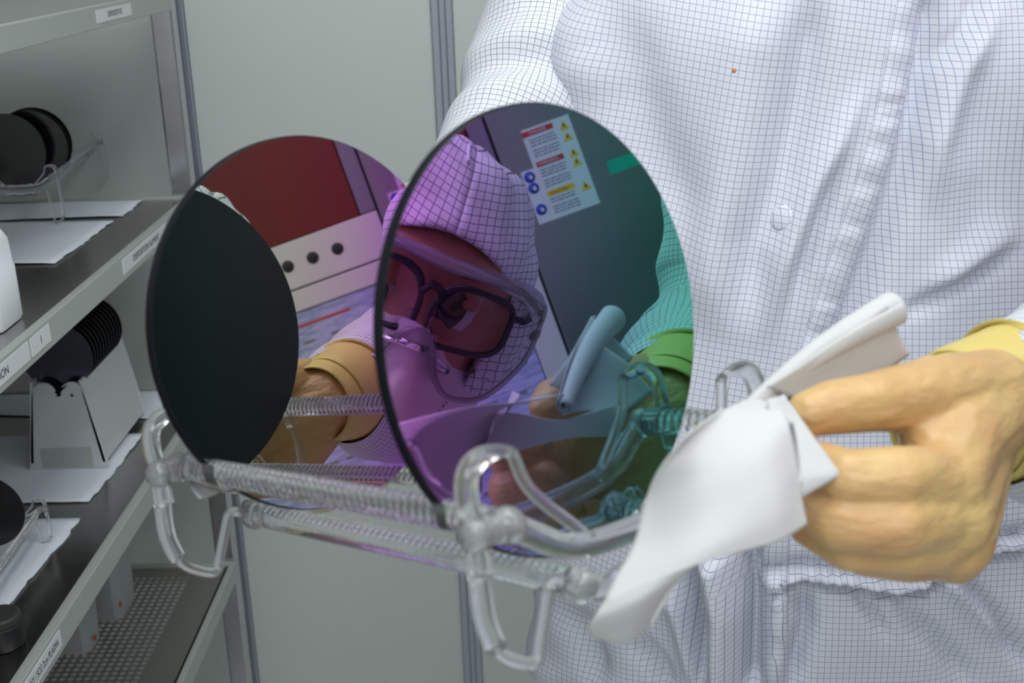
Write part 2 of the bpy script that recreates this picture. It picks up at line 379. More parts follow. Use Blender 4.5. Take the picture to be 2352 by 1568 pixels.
def make_boat(name, label, T, w0=-.2, w1=.03, sc=1, detail=True, drop=0):
    """T maps boat coordinates (u,v,w) to the world"""
    t = empty(name, T(0, -.117-drop, (w0+w1)/2), label, 'wafer boat')
    kids = []
    for (ru, rv) in RAILS:
        m = MB(); o0 = T(ru, rv, w0); o1 = T(ru, rv, w1); inn = T(0, 0, 0) - T(ru, rv, 0)
        rail(m, o0, o1, inn, .0066*sc, .00476*sc if detail else .0095*sc)
        kids.append(autosharp(m.build('slotted_rail', MT['quartz']), 40))
    for wi, we in enumerate((w0, w1)):
        sg_w = 1 if wi else -1
        m = MB()   # bowed end rod between the upper rails
        pts = [T(a_, b_, we+sg_w*.004) for a_, b_ in ((-.084, -.058), (-.074, -.064), (-.055, -.0755), (-.025, -.080), (.025, -.080), (.055, -.0755), (.074, -.064), (.084, -.058))]
        m.tube(spline(pts, 36), .0056*sc, 14)
        kids.append(m.build('end_rod', MT['quartz']))
        m = MB()   # lower flat end bar between bottom rails with lobes
        pts = [T(a_, b_, we+sg_w*.002) for a_, b_ in ((-.055, -.090), (-.046, -.0955), (-.036, -.100), (-.018, -.0985), (0, -.1015), (.018, -.0985), (.036, -.100), (.046, -.0955), (.055, -.090))]
        m.tube(spline(pts, 36), .0058*sc, 12, flat=.7)
        kids.append(m.build('bottom_bar', MT['quartz']))
        for sgn in (-1, 1):
            m = MB()   # broad strap outside the rails, hooked over at the top, with a thin brace back to the end rod
            up = [(.099, -.075), (.098, -.058), (.0985, -.045), (.0965, -.036), (.091, -.031), (.082, -.0295), (.071, -.0315)]
            pts = [T(sgn*a, b_, we) for a, b_ in up]
            m.tube(spline(pts, 30), [.0047*sc]*20 + list(np.linspace(.0046, .0026, 10)*sc), 12, flat=.8)
            dn = [(.071, -.0315), (.067, -.046), (.058, -.0575), (.046, -.0690), (.038, -.0775)]
            m.tube(spline([T(sgn*a, b_, we) for a, b_ in dn], 18), .0026*sc, 10)
            kids.append(m.build('guard_loop', MT['quartz']))
            m = MB()   # foot loop
            leg = [T(sgn*.098, -.058, we), T(sgn*.100, -.072, we), T(sgn*.102, -.090-drop*.6, we), T(sgn*.0995, -.104-drop, we)]
            m.tube(spline(leg, 18), .0044*sc, 12, flat=.8)
            bot = [leg[-1], T(sgn*.094, -.1105-drop, we), T(sgn*.081, -.117-drop, we), T(sgn*.076, -.110-drop, we), T(sgn*.0685, -.096, we), T(sgn*.064, -.089, we), T(sgn*.054, -.092, we)]
            m.tube(spline(bot, 30), .0026*sc, 10)
            kids.append(m.build('foot_loop', MT['quartz']))
            m = MB()   # fused joints
            m.tube([T(sgn*.099, -.058, we), T(sgn*.084, -.058, we)], .0062*sc, 12)
            m.ball(T(sgn*.098, -.058, we), .0070*sc, 12, 8); m.ball(T(sgn*.084, -.058, we+sg_w*.003), .0078*sc, 12, 8)
            kids.append(m.build('fused_joint', MT['quartz_frost']))
            m = MB(); m.ball(T(sgn*.049, -.0945, we+sg_w*.001), .0082*sc, 12, 8)
            kids.append(m.build('fused_joint', MT['quartz_frost']))
    adopt(t, *kids)
    return t
def Tb(u, v, w_): return bt(u, v - .08*u - .045*(w_+.09), w_)
make_boat('quartz_boat', 'clear quartz boat with slotted rails holding the two large mirror wafers', Tb)

# ================================================================== PERSON IN THE COVERALL (torso in view)
p1 = empty('person', (.265, 1.02, 0), 'person in white grid-patterned coverall and latex gloves wiping a wafer with a cloth', 'person')
kz = A([.72, .85, .95, 1.03, 1.12, 1.25, 1.36, 1.43, 1.48, 1.52, 1.55])
ka = A([.25, .268, .272, .262, .256, .250, .245, .235, .19, .11, .075])
kb = A([.15, .155, .150, .140, .135, .135, .135, .125, .105, .085, .075])
kf = A([.875, .862, .860, .868, .880, .900, .920, .935, .962, 1.0, 1.02])
NR, NT = 330, 520
zz = np.linspace(.72, 1.55, NR); aa = np.interp(zz, kz, ka); bb = np.interp(zz, kz, kb); ff = np.interp(zz, kz, kf)
ker = np.ones(25)/25
def sm(q): return np.convolve(np.pad(q, 12, mode='edge'), ker, 'valid')
aa, bb, ff = sm(aa), sm(bb), sm(ff)
q = np.linspace(0, 1, NT, endpoint=False)                 # dense at the front (theta = -90deg)
th = -math.pi/2 + 2*math.pi*(q-.5) - .72*np.sin(2*math.pi*(q-.5))*1.0
ct, st_ = np.cos(th), np.sin(th)
ex = 2/2.5
cx_ = .268 + 0*zz
PX = cx_[:, None] + aa[:, None]*np.sign(ct)*np.abs(ct)**ex
PY = (ff+bb)[:, None] + bb[:, None]*np.sign(st_)*np.abs(st_)**ex
PZ = np.repeat(zz[:, None], NT, 1)
P = np.stack([PX, PY, PZ], -1)
pix = proj(P)
front = (st_ < .25)[None, :] * np.ones((NR, 1))
def seg_dist(pix, poly):
    poly = A(poly, float); best = np.full(pix.shape[:2], 1e9); par = np.zeros(pix.shape[:2]); Lc = 0; tot = sum(np.linalg.norm(poly[i+1]-poly[i]) for i in range(len(poly)-1))
    side = np.zeros(pix.shape[:2])
    for i in range(len(poly)-1):
        a, b = poly[i], poly[i+1]; ab = b-a; l = np.linalg.norm(ab)
        t = np.clip(((pix-a) @ ab)/(l*l), 0, 1); dd = pix-(a+t[..., None]*ab); d = np.hypot(dd[..., 0], dd[..., 1])
        s_ = (ab[0]*dd[..., 1]-ab[1]*dd[..., 0])/l
        k = d < best; best[k] = d[k]; par[k] = (Lc+t[k]*l)/tot; side[k] = s_[k]; Lc += l
    return best, par, side
FOLDS = [  # polyline in image pixels, width, height (m), taper at ends
    ([(2140,-60),(2125,150),(2085,350),(2020,560),(1965,700),(1900,860)], 34, -.011, .1),
    ([(2010,150),(1930,320),(1870,430),(1800,620),(1745,830)], 26, .007, .35),
    ([(1960,330),(1890,480),(1840,620),(1800,760)], 18, -.006, .4),
    ([(1880,-60),(1840,200),(1790,400),(1725,560),(1700,780)], 46, -.010, .2),
    ([(1760,-60),(1700,250),(1650,520),(1640,800)], 70, .008, .2),
    ([(1420,-60),(1440,200),(1530,430),(1600,600)], 80, -.007, .3),
    ([(1300,-60),(1310,120),(1400,260)], 60, .008, .4),
    ([(1240,-60),(1245,100),(1290,240)], 20, -.006, .3),
    ([(2310,-60),(2200,170),(2150,330),(2140,520)], 40, .009, .35),
    ([(2270,-60),(2230,60),(2130,180)], 26, -.006, .35),
    ([(2040,745),(2180,665),(2280,610),(2360,560)], 20, -.006, .35),
    ([(2100,690),(2230,600),(2360,500)], 34, .006, .35),
    ([(2250,120),(2270,400),(2240,640)], 60, -.006, .4),
    ([(1640,1240),(1662,1400),(1650,1600)], 34, .022, .12), ([(1722,1230),(1732,1400),(1728,1600)], 24, -.014, .12),
    ([(1580,1250),(1590,1330),(1630,1600)], 22, -.012, .2),
    ([(1500,1300),(1560,1400),(1610,1600)], 26, .009, .25), ([(1440,1450),(1500,1520),(1540,1600)], 22, -.008, .3),
    ([(1230,1330),(1330,1440),(1390,1600)], 34, -.010, .3), ([(1190,1400),(1230,1500),(1290,1600)], 26, .008, .3),
    ([(1780,1300),(1790,1420),(1775,1600)], 16, .010, .2), ([(1840,1330),(1850,1440),(1800,1600)], 24, -.009, .3),
    ([(2040,1370),(2150,1470),(2260,1600)], 24, -.007, .35), ([(2180,1300),(2290,1420),(2380,1560)], 20, -.008, .3), ([(1950,1340),(2010,1420),(2050,1480)], 16, -.005, .4),
    ([(2130,1290),(2250,1400),(2330,1500)], 22, .007, .35),
    ([(1730,1352),(1850,1332),(1950,1338),(2060,1356),(2120,1342),(2200,1275),(2380,1248)], 9, .0045, .05),
    ([(1730,1362),(1850,1345),(1950,1352),(2060,1370),(2125,1358),(2205,1292),(2380,1266)], 9, -.006, .05),
    ([(1730,1318),(1850,1300),(1950,1308),(2060,1326),(2120,1310),(2190,1250),(2380,1222)], 16, -.006, .05),
]
disp = np.zeros((NR, NT))
for poly, wd, amp, tp in FOLDS:
    d, par, side = seg_dist(pix, poly)
    e = np.clip(np.minimum(par, 1-par)/max(tp, 1e-3), 0, 1); e = e*e*(3-2*e)
    disp += 1.5*amp*e*np.exp(-(d/wd)**2)
seam = [(1730,1335),(1850,1318),(1950,1322),(2060,1340),(2120,1326),(2200,1260),(2380,1235)]
d, par, side = seg_dist(pix, seam)
disp += .0018*np.exp(-(d/26)**2)*np.sin(par*110+2*np.sin(par*23))                     # elastic gathers
PLK = [(2105,-80),(2062,150),(2030,300),(1985,450),(1932,600),(1895,720),(1850,860),(1800,1080),(1780,1300),(1782,1600)]
d, par, side = seg_dist(pix, PLK)
disp += .0009*np.exp(-(d/34)**2)*np.sin(par*120)
low = sum(np.sin(pix[..., 0]/s1_+pix[..., 1]/s2_+ph)*a_ for s1_, s2_, ph, a_ in ((95, 260, .3, .0016), (61, -170, 1.7, .0011), (150, 88, 2.2, .0014), (37, 120, .8, .0006)))
disp += low
disp *= front
nrm = np.stack([ct*np.ones((NR, 1)), st_*np.ones((NR, 1)), 0*PX], -1)
P = P + nrm*disp[..., None]
# thread grid follows the cloth: arc length across, height along, turned on the wearer's right panel
dU = np.linalg.norm(np.diff(np.stack([PX, PY], -1), axis=1), axis=-1); Uc = np.concatenate([np.zeros((NR, 1)), np.cumsum(dU, 1)], 1)
ip = np.argmin(np.abs(side)*np.where(front > 0, 1, 1e6), axis=1); Up = Uc - Uc[np.arange(NR), ip][:, None]*0 - Uc[:, NT//2][:, None]
Vp = PZ*1.02
left = side > 0
pc = np.interp(zz, [.72, 1.03, 1.2, 1.55], [0, 0, .12, .22])
ang = np.where(left & (pix[..., 1] < 1330), .17, .0)
Ur = Up*np.cos(ang) - Vp*np.sin(ang); Vr = Up*np.sin(ang) + Vp*np.cos(ang)
m = MB(); m.grid(P, np.stack([Ur, Vr], -1), close=True)
torso = m.build('coverall', MT['coverall'])
# legs
m = MB()
for sx in (-1, 1):
    pts = [(.268+sx*.11, 1.01, .80), (.268+sx*.115, 1.01, .6), (.268+sx*.115, 1.02, .45), (.268+sx*.115, 1.03, .25), (.268+sx*.115, 1.04, .06)]
    m.tube(spline(pts, 30), list(np.interp(np.linspace(0, 1, 30), [0, .3, .6, 1], [.135, .115, .095, .08])), 32)
legs = m.build('trousers', MT['coverall'])
shoes = [MB().chain([(.268+sx*.115, 1.06, .05), (.268+sx*.12, .96, .045), (.268+sx*.125, .87, .042)], [.05, .048, .042]).build('overshoe', MT['shoe']) for sx in (-1, 1)]
def sleeve(name, pts, rads, seed, amp=.004, n=60, m_=200, mtl='sleeve'):
    r_ = np.random.RandomState(seed)
    C = spline(pts, m_); rr = np.interp(np.linspace(0, 1, m_), np.linspace(0, 1, len(rads)), rads)
    T = np.gradient(C, axis=0); T /= np.linalg.norm(T, axis=1)[:, None]
    h = A([0, 0, 1.]) if abs(T[0][2]) < .9 else A([0, 1., 0]); rows = []; uvs = []; L = 0
    ph = r_.rand(8)*6.28; k = np.arange(n)/n*2*math.pi
    for i in range(m_):
        if i: L += np.linalg.norm(C[i]-C[i-1])
        a = nv(h-T[i]*(h@T[i])); b = np.cross(T[i], a); h = a
        f = 1 + amp/rr[i]*(np.sin(L*105+1.6*np.sin(k+ph[0])+ph[1]) * (.6+.4*np.sin(k*2+ph[2])) + .7*np.sin(L*63+2.2*np.sin(k+ph[3])+k*1+ph[4]) + .4*np.sin(3*k+L*30+ph[5]))
        rows.append(C[i] + (rr[i]*f)[:, None]*(np.cos(k)[:, None]*a + np.sin(k)[:, None]*b))
        rows[-1] = np.vstack([rows[-1], rows[-1][:1]])
        kk = np.arange(n+1)/n*2*math.pi; uvs.append(np.stack([kk*rr.mean()*1.0, kk*0+L], -1))
    mm = MB(); mm.grid(A(rows), A(uvs)); return mm.build(name, MT[mtl])
# wearer's right arm: passes behind the wafers to the rear end of the boat
ra = [at(1300,-110,1.12), at(1250,70,1.07), at(1206,250,1.03), at(1135,420,.98), at(1010,590,.93), at(860,770,.885), at(775,870,.865)]
sl_r = sleeve('sleeve', ra, [.06, .058, .056, .056, .052, .046, .042], 3, .0035)
# wearer's left arm: shoulder, hanging elbow, forearm to the wipe
la = [(.455, .99, 1.465), (.475, .90, 1.455), (.452, .80, 1.425), (.432, .725, 1.37), (.425, .69, 1.305), (.40, .662, 1.258), (.345, .634, 1.246), (.29, .612, 1.250), (.236, .592, 1.257)]
sl_l = sleeve('sleeve', la, [.055, .064, .064, .064, .064, .068, .070, .061, .038], 11, .0055)
# placket along the zip with puckered stitching
pl = []; uvp = []; L = 0
ctr = spline([list(p_)+[0] for p_ in PLK], 260)[:, :2]
from mathutils.bvhtree import BVHTree
bv = BVHTree.FromPolygons([Vector(p_) for p_ in torso.data.vertices.foreach_get and [v_.co[:] for v_ in torso.data.vertices]], [tuple(f_.vertices) for f_ in torso.data.polygons])
def on_torso(px, py):
    h = bv.ray_cast(Vector(CAM), Vector(ray(px, py)))
    return (A(h[0]), A(h[1])) if h[0] is not None else (None, None)
prev = None
for i, (px, py) in enumerate(ctr):
    tx, ty = (ctr[min(i+1, 259)]-ctr[max(i-1, 0)]); nn_ = A([ty, -tx])/math.hypot(tx, ty); row = []; uvr = []; ok = True
    for j, s_ in enumerate(np.linspace(-1, 1, 9)):
        pos, nr = on_torso(px+nn_[0]*s_*30, py+nn_[1]*s_*30)
        if pos is None: ok = False; break
        if nr @ (CAM-pos) < 0: nr = -nr
        lift = .0004 + .0022*(1-abs(s_)**6) + .0004*math.sin(i*.55+s_*1.5+math.sin(i*.13)*2)*(1-s_*s_) + (.0005*math.sin(i*.85) if abs(s_-.72) < .15 else 0)
        row.append(pos+nr*lift); uvr.append((s_*.011, 0))
    if not ok: continue
    if prev is not None: L += np.linalg.norm(row[4]-prev)
    prev = row[4]; pl.append(row); uvp.append([(a_, L) for a_, _ in uvr])
placket = MB().grid(A(pl), A(uvp)).build('zip_placket', MT['coverall'])
def on_disc(name, px, py, r, lift, mtl, n=20):
    pos, nr = on_torso(px, py)
    if nr @ (CAM-pos) < 0: nr = -nr
    m_ = MB().lathe(pos, nr, [(r*1.25, -.0012), (r*1.1, lift*.4), (r*.85, lift), (0, lift*1.1)], n); m_.uv = [(p_[0], p_[2]*1.02) for p_ in m_.v]
    return m_.build(name, mtl)
snap = on_disc('snap_button', 1795, 500, .0085, .0016, MT['coverall'])
spot = on_disc('stain', 1686, 162, .0016, .0006, MT['stain'], 10)
# ------- gloved hand with the wipe
def hand(name, wrist, chains, cuffpts, voxel=.0016):
    m = MB()
    for pts, rad in chains: m.chain(pts, rad)
    o = m.build(name, MT['glove'])
    r_ = o.modifiers.new('remesh', 'REMESH'); r_.mode = 'VOXEL'; r_.voxel_size = voxel; r_.use_smooth_shade = True
    s_ = o.modifiers.new('smooth', 'SMOOTH'); s_.factor = .5; s_.iterations = 4
    return o
HW = A([.214, .580, 1.256])
thumb = [at(2275,905,.61), at(2150,905,.585), at(1995,925,.56), at(1915,935,.552), at(1858,950,.548)]
index = [at(2172,1105,.556), at(2060,1098,.53), at(1950,1098,.527), at(1880,1070,.54)]
middle = [at(2180,1180,.558), at(2060,1205,.528), at(1930,1200,.528), at(1850,1150,.545)]
ring = [at(2190,1235,.570), at(2080,1258,.545), at(1950,1252,.540), at(1860,1205,.556)]
pinky = [at(2190,1262,.592), at(2090,1285,.575), at(1990,1275,.565), at(1900,1240,.572)]
ch = [(thumb, [.0225, .0185, .0135, .0125, .0105]), (index, [.0165, .0140, .0125, .0110]), (middle, [.0165, .0138, .0124, .0108]),
      (ring, [.016, .0125, .0115, .0100]), (pinky, [.0140, .0108, .0098, .0088]),
      ([HW, at(2285,930,.615), thumb[1]], [.031, .026, .019]), ([HW, index[0]], [.030, .019]), ([HW, middle[0]], [.031, .020]), ([HW, ring[0]], [.031, .019]), ([HW, pinky[0]], [.029, .0165]),
      ([at(2285,930,.612), at(2200,1010,.578), index[0]], [.024, .021, .018]), ([thumb[1], at(2130,1000,.572), index[0]], [.016, .013, .0155]), ([index[0], middle[0], ring[0], pinky[0]], [.018, .018, .017, .0145])]
g_l = hand('glove', HW, ch, None)
cf = [HW+A([-.018, -.008, 0]), HW, (.222, .5855, 1.257), (.232, .590, 1.257), (.243, .595, 1.257), (.2455, .596, 1.257), (.2475, .597, 1.257)]
m = MB(); m.tube(spline(cf, 40), list(np.interp(np.linspace(0, 1, 40), [0, .15, .5, .86, .92, 1], [.031, .034, .038, .0425, .0440, .0420])), 40, cap=False)
cuff_l = m.build('glove_cuff', MT['cuff']); md = cuff_l.modifiers.new('thick', 'SOLIDIFY'); md.thickness = .0012
# right hand gripping the boat's rear end, behind the wafer
HR = at(775,850,.872)
pm = bt(.045, -.020, -.262)
chR = [([HR, pm], [.028, .024])]
for k_, du in enumerate((-.027, -.009, .009, .027)):
    chR.append(([pm, bt(.036+du*.9, -.045, -.246), bt(.034+du, -.070, -.234), bt(.033+du, -.081, -.220), bt(.033+du, -.074, -.211)], [.022, .0135, .0112, .0100, .0090]))
chR.append(([HR, bt(.070, -.030, -.246), bt(.076, -.046, -.230), bt(.074, -.056, -.217)], [.022, .0150, .0120, .0100]))
g_r = hand('glove', HR, chR, None)
m = MB(); m.tube(spline([HR, (HR*2+ra[-2])/3, (HR+ra[-2]*1.2)/2.2], 20), list(np.linspace(.033, .047, 20)), 32, cap=False)
cuff_r = m.build('glove_cuff', MT['cuff']); cuff_r.modifiers.new('thick', 'SOLIDIFY').thickness = .0012
adopt(p1, torso, legs, *shoes, sl_r, sl_l, placket, snap, spot, g_l, cuff_l, g_r, cuff_r)

# ================================================================== HEADS
def make_head(parent, org, face, up, full=True, sc=1.0):
    """head with hood, mask, spectacles and goggles; local: x wearer's left, y up, z forward, origin at the bridge of the nose"""
    face = nv(face); up = nv(A(up)-face*(A(up)@face)); xl = np.cross(up, face); B3 = np.stack([xl, up, face], 1)
    def L(p): return A(org) + sc*(A(p, float) @ B3.T)
    kids = []
    # --- head surface: rows of latitude shaped with a face profile
    n, k = 56, 40; rows = []
    for i in range(k+1):
        t = i/k; y = .116 - t*.250
        a = np.interp(y, [-.134, -.115, -.08, -.04, 0, .05, .09, .115, .128], [.028, .044, .056, .064, .069, .072, .062, .038, .020])
        zf = np.interp(y, [-.134, -.115, -.08, -.05, -.03, -.008, .01, .03, .06, .09, .115, .128], [-.035, -.012, -.006, -.006, -.009, -.012, -.008, -.003, -.008, -.025, -.055, -.09])
        zb = np.interp(y, [-.134, -.09, -.05, 0, .05, .1, .128], [-.12, -.15, -.172, -.188, -.192, -.165, -.10])
        row = []
        for j in range(n):
            ph = 2*math.pi*j/n; s_, c_ = math.sin(ph), math.cos(ph)
            x = a*np.sign(s_)*abs(s_)**.92; zc = (zf+zb)/2; z = zc+(zf-zb)/2*np.sign(c_)*abs(c_)**.85
            if c_ > 0:
                nose = .022*math.exp(-((x)/.010)**2)*np.interp(y, [-.062, -.05, -.043, -.02, .004, .02], [0, .75, 1.05, .7, .18, 0])
                sock = -.010*(math.exp(-((x-.031)/.016)**2-((y+.006)/.012)**2)+math.exp(-((x+.031)/.016)**2-((y+.006)/.012)**2))
                brow = .004*(math.exp(-((x-.03)/.02)**2-((y-.016)/.007)**2)+math.exp(-((x+.03)/.02)**2-((y-.016)/.007)**2))
                lip = .006*math.exp(-(x/.02)**2)*(math.exp(-((y+.076)/.004)**2)+math.exp(-((y+.086)/.005)**2))
                z += (nose+sock+brow+lip)
            kk_ = 1-.15*min(1, max(0, (y-.030)/.03)); row.append(L((x*kk_, .03+(y-.03)*(.66 if y > .03 else 1), -.095+(z+.095)*kk_)))
        rows.append(row)
    m = MB(); m.grid(A(rows), close=True)
    m.tube([L((0, -.08, -.10)), L((0, -.13, -.105)), L((0, -.19, -.115))], [.055, .056, .062], 28)
    kids.append(m.build('head', MT['skin']))
    if full:
        for sx in (-1, 1):
            m = MB(); m.ball(L((sx*.031, -.011, -.0335)), .0118, 20, 14); eb = m.build('eye', MT['eye_white'])
            gz = nv(A([.012 if sx < 0 else .012, -.05, 1.]) @ B3.T); m = MB()
            ec = L((sx*.031, -.011, -.0335)); m.lathe(ec, gz, [(.0050, .0107), (.0035, .0115), (0, .0121)], 20); ir = m.build('iris', MT['iris'])
            m = MB()   # lids: skin shells over the top and bottom of the eyeball
            for e0, e1 in ((12, 88), (-88, -22)):
                G = []
                for e in np.linspace(e0, e1, 9):
                    e_ = math.radians(e); G.append([L((sx*.031+.0131*math.cos(e_)*math.sin(a_), -.011+.0131*math.sin(e_), -.0335+.0131*math.cos(e_)*math.cos(a_))) for a_ in np.linspace(-1.5, 1.5, 17)])
                m.grid(A(G))
            ld = m.build('eyelid', MT['skin'])
            m = MB(); pts = [L((sx*(.014+q_*.034), .016+.006*math.sin(q_*2.4), -.0050-.016*q_*q_)) for q_ in np.linspace(0, 1, 9)]
            m.tube(pts, [.002, .0032, .0036, .0036, .0034, .003, .0026, .002, .001], 8, flat=.7); br = m.build('eyebrow', MT['hair'])
            kids += [eb, ir, ld, br]
            m = MB(); m.ball(L((sx*.068, -.012, -.098)), (.008, .031, .018), 12, 8, B3); kids.append(m.build('ear', MT['skin']))
    # --- hood: shell with an oval opening round the face
    n, k = 90, 90; rows = []; uv = []
    for i in range(k+1):
        s_ = i/k                                                       # 0 = brim, 1 = nape / back pole
        row = []; ur = []
        for j in range(n+1):
            ph = 2*math.pi*j/n; cx0, sy0 = math.sin(ph), math.cos(ph)  # ph=0 top
            bx, by = .061*cx0, (.050 if sy0 > 0 else .10)*sy0
            brim = A([bx, by-.004, .004-.062*(abs(bx)/.061)**2.4 - .030*max(0, by/.05)**3*.45])
            al = s_*math.pi*.5*1.98
            rad = A([.083*cx0, (.106 if sy0 > 0 else .13)*sy0, 0]); cen = A([0, -.002, -.095])
            f_ = math.sin(min(al*.9+.62, math.pi)); bz = .108*math.cos(min(al*.9+.62, math.pi))
            q_ = cen + A([rad[0]*f_, rad[1]*f_, bz])
            wgt = min(1, s_*4.5); wgt = wgt*wgt*(3-2*wgt)
            q_ = brim*(1-wgt)+q_*wgt
            wr = .0030*math.sin(7*ph+3*s_*6)*min(1, s_*3) + .0022*math.sin(13*ph-9*s_*4)*min(1, s_*4)
            q_ = q_ + nv(A([cx0, sy0, .15]))*wr*(1-s_**6)
            if s_ < .12: q_ = q_ + A([0, 0, .007*math.sin(s_/.12*math.pi)])
            row.append(L(q_)); ur.append((ph*.098, s_*.23))
        rows.append(row); uv.append(ur)
    # the fabric's own grid: project from the sides
    loc = (A(rows)-A(org)) @ B3
    uvw = np.stack([np.arctan2(loc[..., 0], loc[..., 2]+.16)*.115, loc[..., 1]*1.05-np.abs(loc[..., 0])*.15 + .02*np.cos(loc[..., 2]*9)], -1)
    m = MB(); m.grid(A(rows), uvw); hd = m.build('hood', MT['hood']); hd.modifiers.new('thick', 'SOLIDIFY').thickness = .0014
    kids.append(hd)
    m = MB(); m.tube(spline([L((.006, .094, -.05)), L((.006, .103, -.095)), L((0, .080, -.160)), L((0, .02, -.197)), L((0, -.06, -.185))], 40), .0012, 8); kids.append(m.build('hood_seam', MT['thread']))
    # cape of the hood down to the shoulders
    prof = [(-.085, .078, .0, -.085), (-.13, .082, .0, -.09), (-.17, .10, 0, -.10), (-.215, .155, 0, -.11), (-.25, .20, 0, -.12)]
    rows = []; uv = []
    for y, a, _, zc in [tuple(r) for r in spline(prof, 40)]:
        row = []; ur = []
        for j in range(61):
            ph = 2*math.pi*j/60; r_ = a*(1+.03*math.sin(9*ph+y*40)); row.append(L((r_*math.sin(ph), y, zc+.62*r_*math.cos(ph)))); ur.append((ph*.1, y))
        rows.append(row); uv.append(ur)
    m = MB(); m.grid(A(rows), A(uv)); kids.append(m.build('hood_cape', MT['hood']))
    # --- face mask: pleated sheet from the nose to below the chin
    rows = []
    for i in range(37):
        t = i/36; y = -.014 - t*.135
        row = []
        for j in range(49):
            s_ = -1+2*j/48; x = s_*np.interp(t, [0, .25, .6, 1], [.052, .070, .073, .066])
            ridge = .028*math.exp(-(s_/.24)**2)*np.interp(t, [0, .2, .45, 1], [.45, .95, 1., .25])
            z = .006 + ridge - .060*abs(s_)**2.0 - np.interp(t, [0, .3, .7, 1], [.004, 0, .0, .035]) + .0022*math.sin(t*26+abs(s_)*2.5)*(1-abs(s_)) + .003*math.sin(s_*7+t*5)*t
            yy = y - .014*abs(s_)**1.3*(1-t) 
            row.append(L((x, yy, z)))
        rows.append(row)
    m = MB(); m.grid(A(rows)); mk = m.build('face_mask', MT['mask']); mk.modifiers.new('thick', 'SOLIDIFY').thickness = .0012; kids.append(mk)
    if full:
        m = MB(); pts = [L((s_*.040, -.029-.012*abs(s_)**1.3, .0095+.0245*math.exp(-(s_/.36)**2)-.060*(.62*s_)**2)) for s_ in np.linspace(-1, 1, 25)]
        m.tube(pts, .0026, 8, flat=.6, up=up); kids.append(m.build('nose_clip', MT['metal_clip']))
        # --- spectacles
        def rim(sx, cx0, cy0, w_, h_, zf, curve, pw=3.2, n_=44):
            P_ = []
            for j in range(n_):
                t = 2*math.pi*j/n_; c_, s_ = math.cos(t), math.sin(t); x = w_*np.sign(c_)*abs(c_)**(2/pw); y = h_*np.sign(s_)*abs(s_)**(2/pw)
                y += .0035*c_*(1 if s_ > 0 else .3); P_.append(L((sx*(cx0+x), cy0+y, zf-curve*(cx0+x)**2)))
            return P_
        fr = MB(); sp_k = []
        for sx in (-1, 1):
            P_ = rim(sx, .034, -.006, .0270, .0200, .006, 3.0); fr.tube(P_+P_[:1], .0021, 8, cap=False)
            fr.tube([L((sx*.060, .006, -.004)), L((sx*.069, .005, -.012)), L((sx*.078, .0, -.06)), L((sx*.079, -.004, -.10))], .0023, 8)
            cen = A(P_).mean(0); mm = MB(); mm.add([cen]+P_, [(0, 1+j, 1+(j+1) % 44) for j in range(44)]); ln = mm.build('lens', MT['lens']); ln.modifiers.new('thick', 'SOLIDIFY').thickness = .0015; sp_k.append(ln)
            mm = MB(); mm.ball(L((sx*.010, -.014, .006)), (.0025, .005, .0015), 10, 6, B3); sp_k.append(mm.build('nose_pad', MT['goggle']))
        fr.tube(spline([L((-.0085, .003, .0085)), L((-.004, .007, .011)), L((.004, .007, .011)), L((.0085, .003, .0085))], 10), .0023, 8)
        spc = fr.build('spectacles', MT['frame']); adopt(spc, *sp_k); kids.append(spc)
        # --- clear over-goggles
        def outline(off, z0):
            pts = []
            up_ = [(-.083, .006), (-.076, .026), (-.04, .031), (0, .029), (.04, .031), (.076, .026), (.083, .006)]
            dn_ = [(.081, -.022), (.062, -.050), (.038, -.056), (.022, -.046), (.012, -.026), (0, -.017), (-.012, -.026), (-.022, -.046), (-.038, -.056), (-.062, -.050), (-.081, -.022)]
            for x, y in up_+dn_: pts.append((x*(1+off), y*(1+off), z0 - 6.2*x*x))
            pts.append(pts[0]); return [L(p_) for p_ in spline(pts, 110)]
        o1 = outline(0, .034); o0 = outline(.02, .008)
        m = MB(); m.grid(A([o1, (A(o1)+A(o0))/2, o0])); gb = m.build('side_shield', MT['goggle']); gb.modifiers.new('thick', 'SOLIDIFY').thickness = .0016
        m = MB(); m.tube(o1, .0021, 8, cap=False); m.tube(o0, .0021, 8, cap=False)
        gg = m.build('goggles', MT['goggle']); 
        cg = A(L((0, .004, .034))); cl_ = A(L((.04, -.012, .024))); cr_ = A(L((-.04, -.012, .024)))
        o1a = A(o1); m = MB(); R_ = [o1a]
        for q_ in (.7, .4, .1): R_.append(np.stack([(lambda p_: p_*q_ + (cl_ if ((p_-A(org)) @ B3)[0] > 0 else cr_)*(1-q_))(p_) for p_ in o1a]))
        ln = MB().add(list(o1a), [tuple(range(len(o1a)-1))]).build('visor', MT['lens'], smooth=True); ln.modifiers.new('thick', 'SOLIDIFY').thickness = .0012
        br = MB(); br.tube(spline([L((-.080, .012, -.012)), L((-.055, .029, .016)), L((0, .033, .035)), L((.055, .029, .016)), L((.080, .012, -.012))], 40), .0030, 10, flat=1.5)
        bar = br.build('brow_bar', MT['goggle'])
        tem = [MB().tube([L((sx*.082, .0, -.012)), L((sx*.086, -.002, -.05)), L((sx*.086, -.006, -.10))], .0032, 8, flat=1.6).build('temple_arm', MT['goggle']) for sx in (-1, 1)]
        adopt(gg, gb, ln, bar, *tem); kids.append(gg)
    adopt(parent, *kids)
    return L
# head of the person in view (above the frame)
make_head(p1, (.255, .905, 1.66), (-.45, -.85, -.35), (-.1, -.2, 1), full=False)
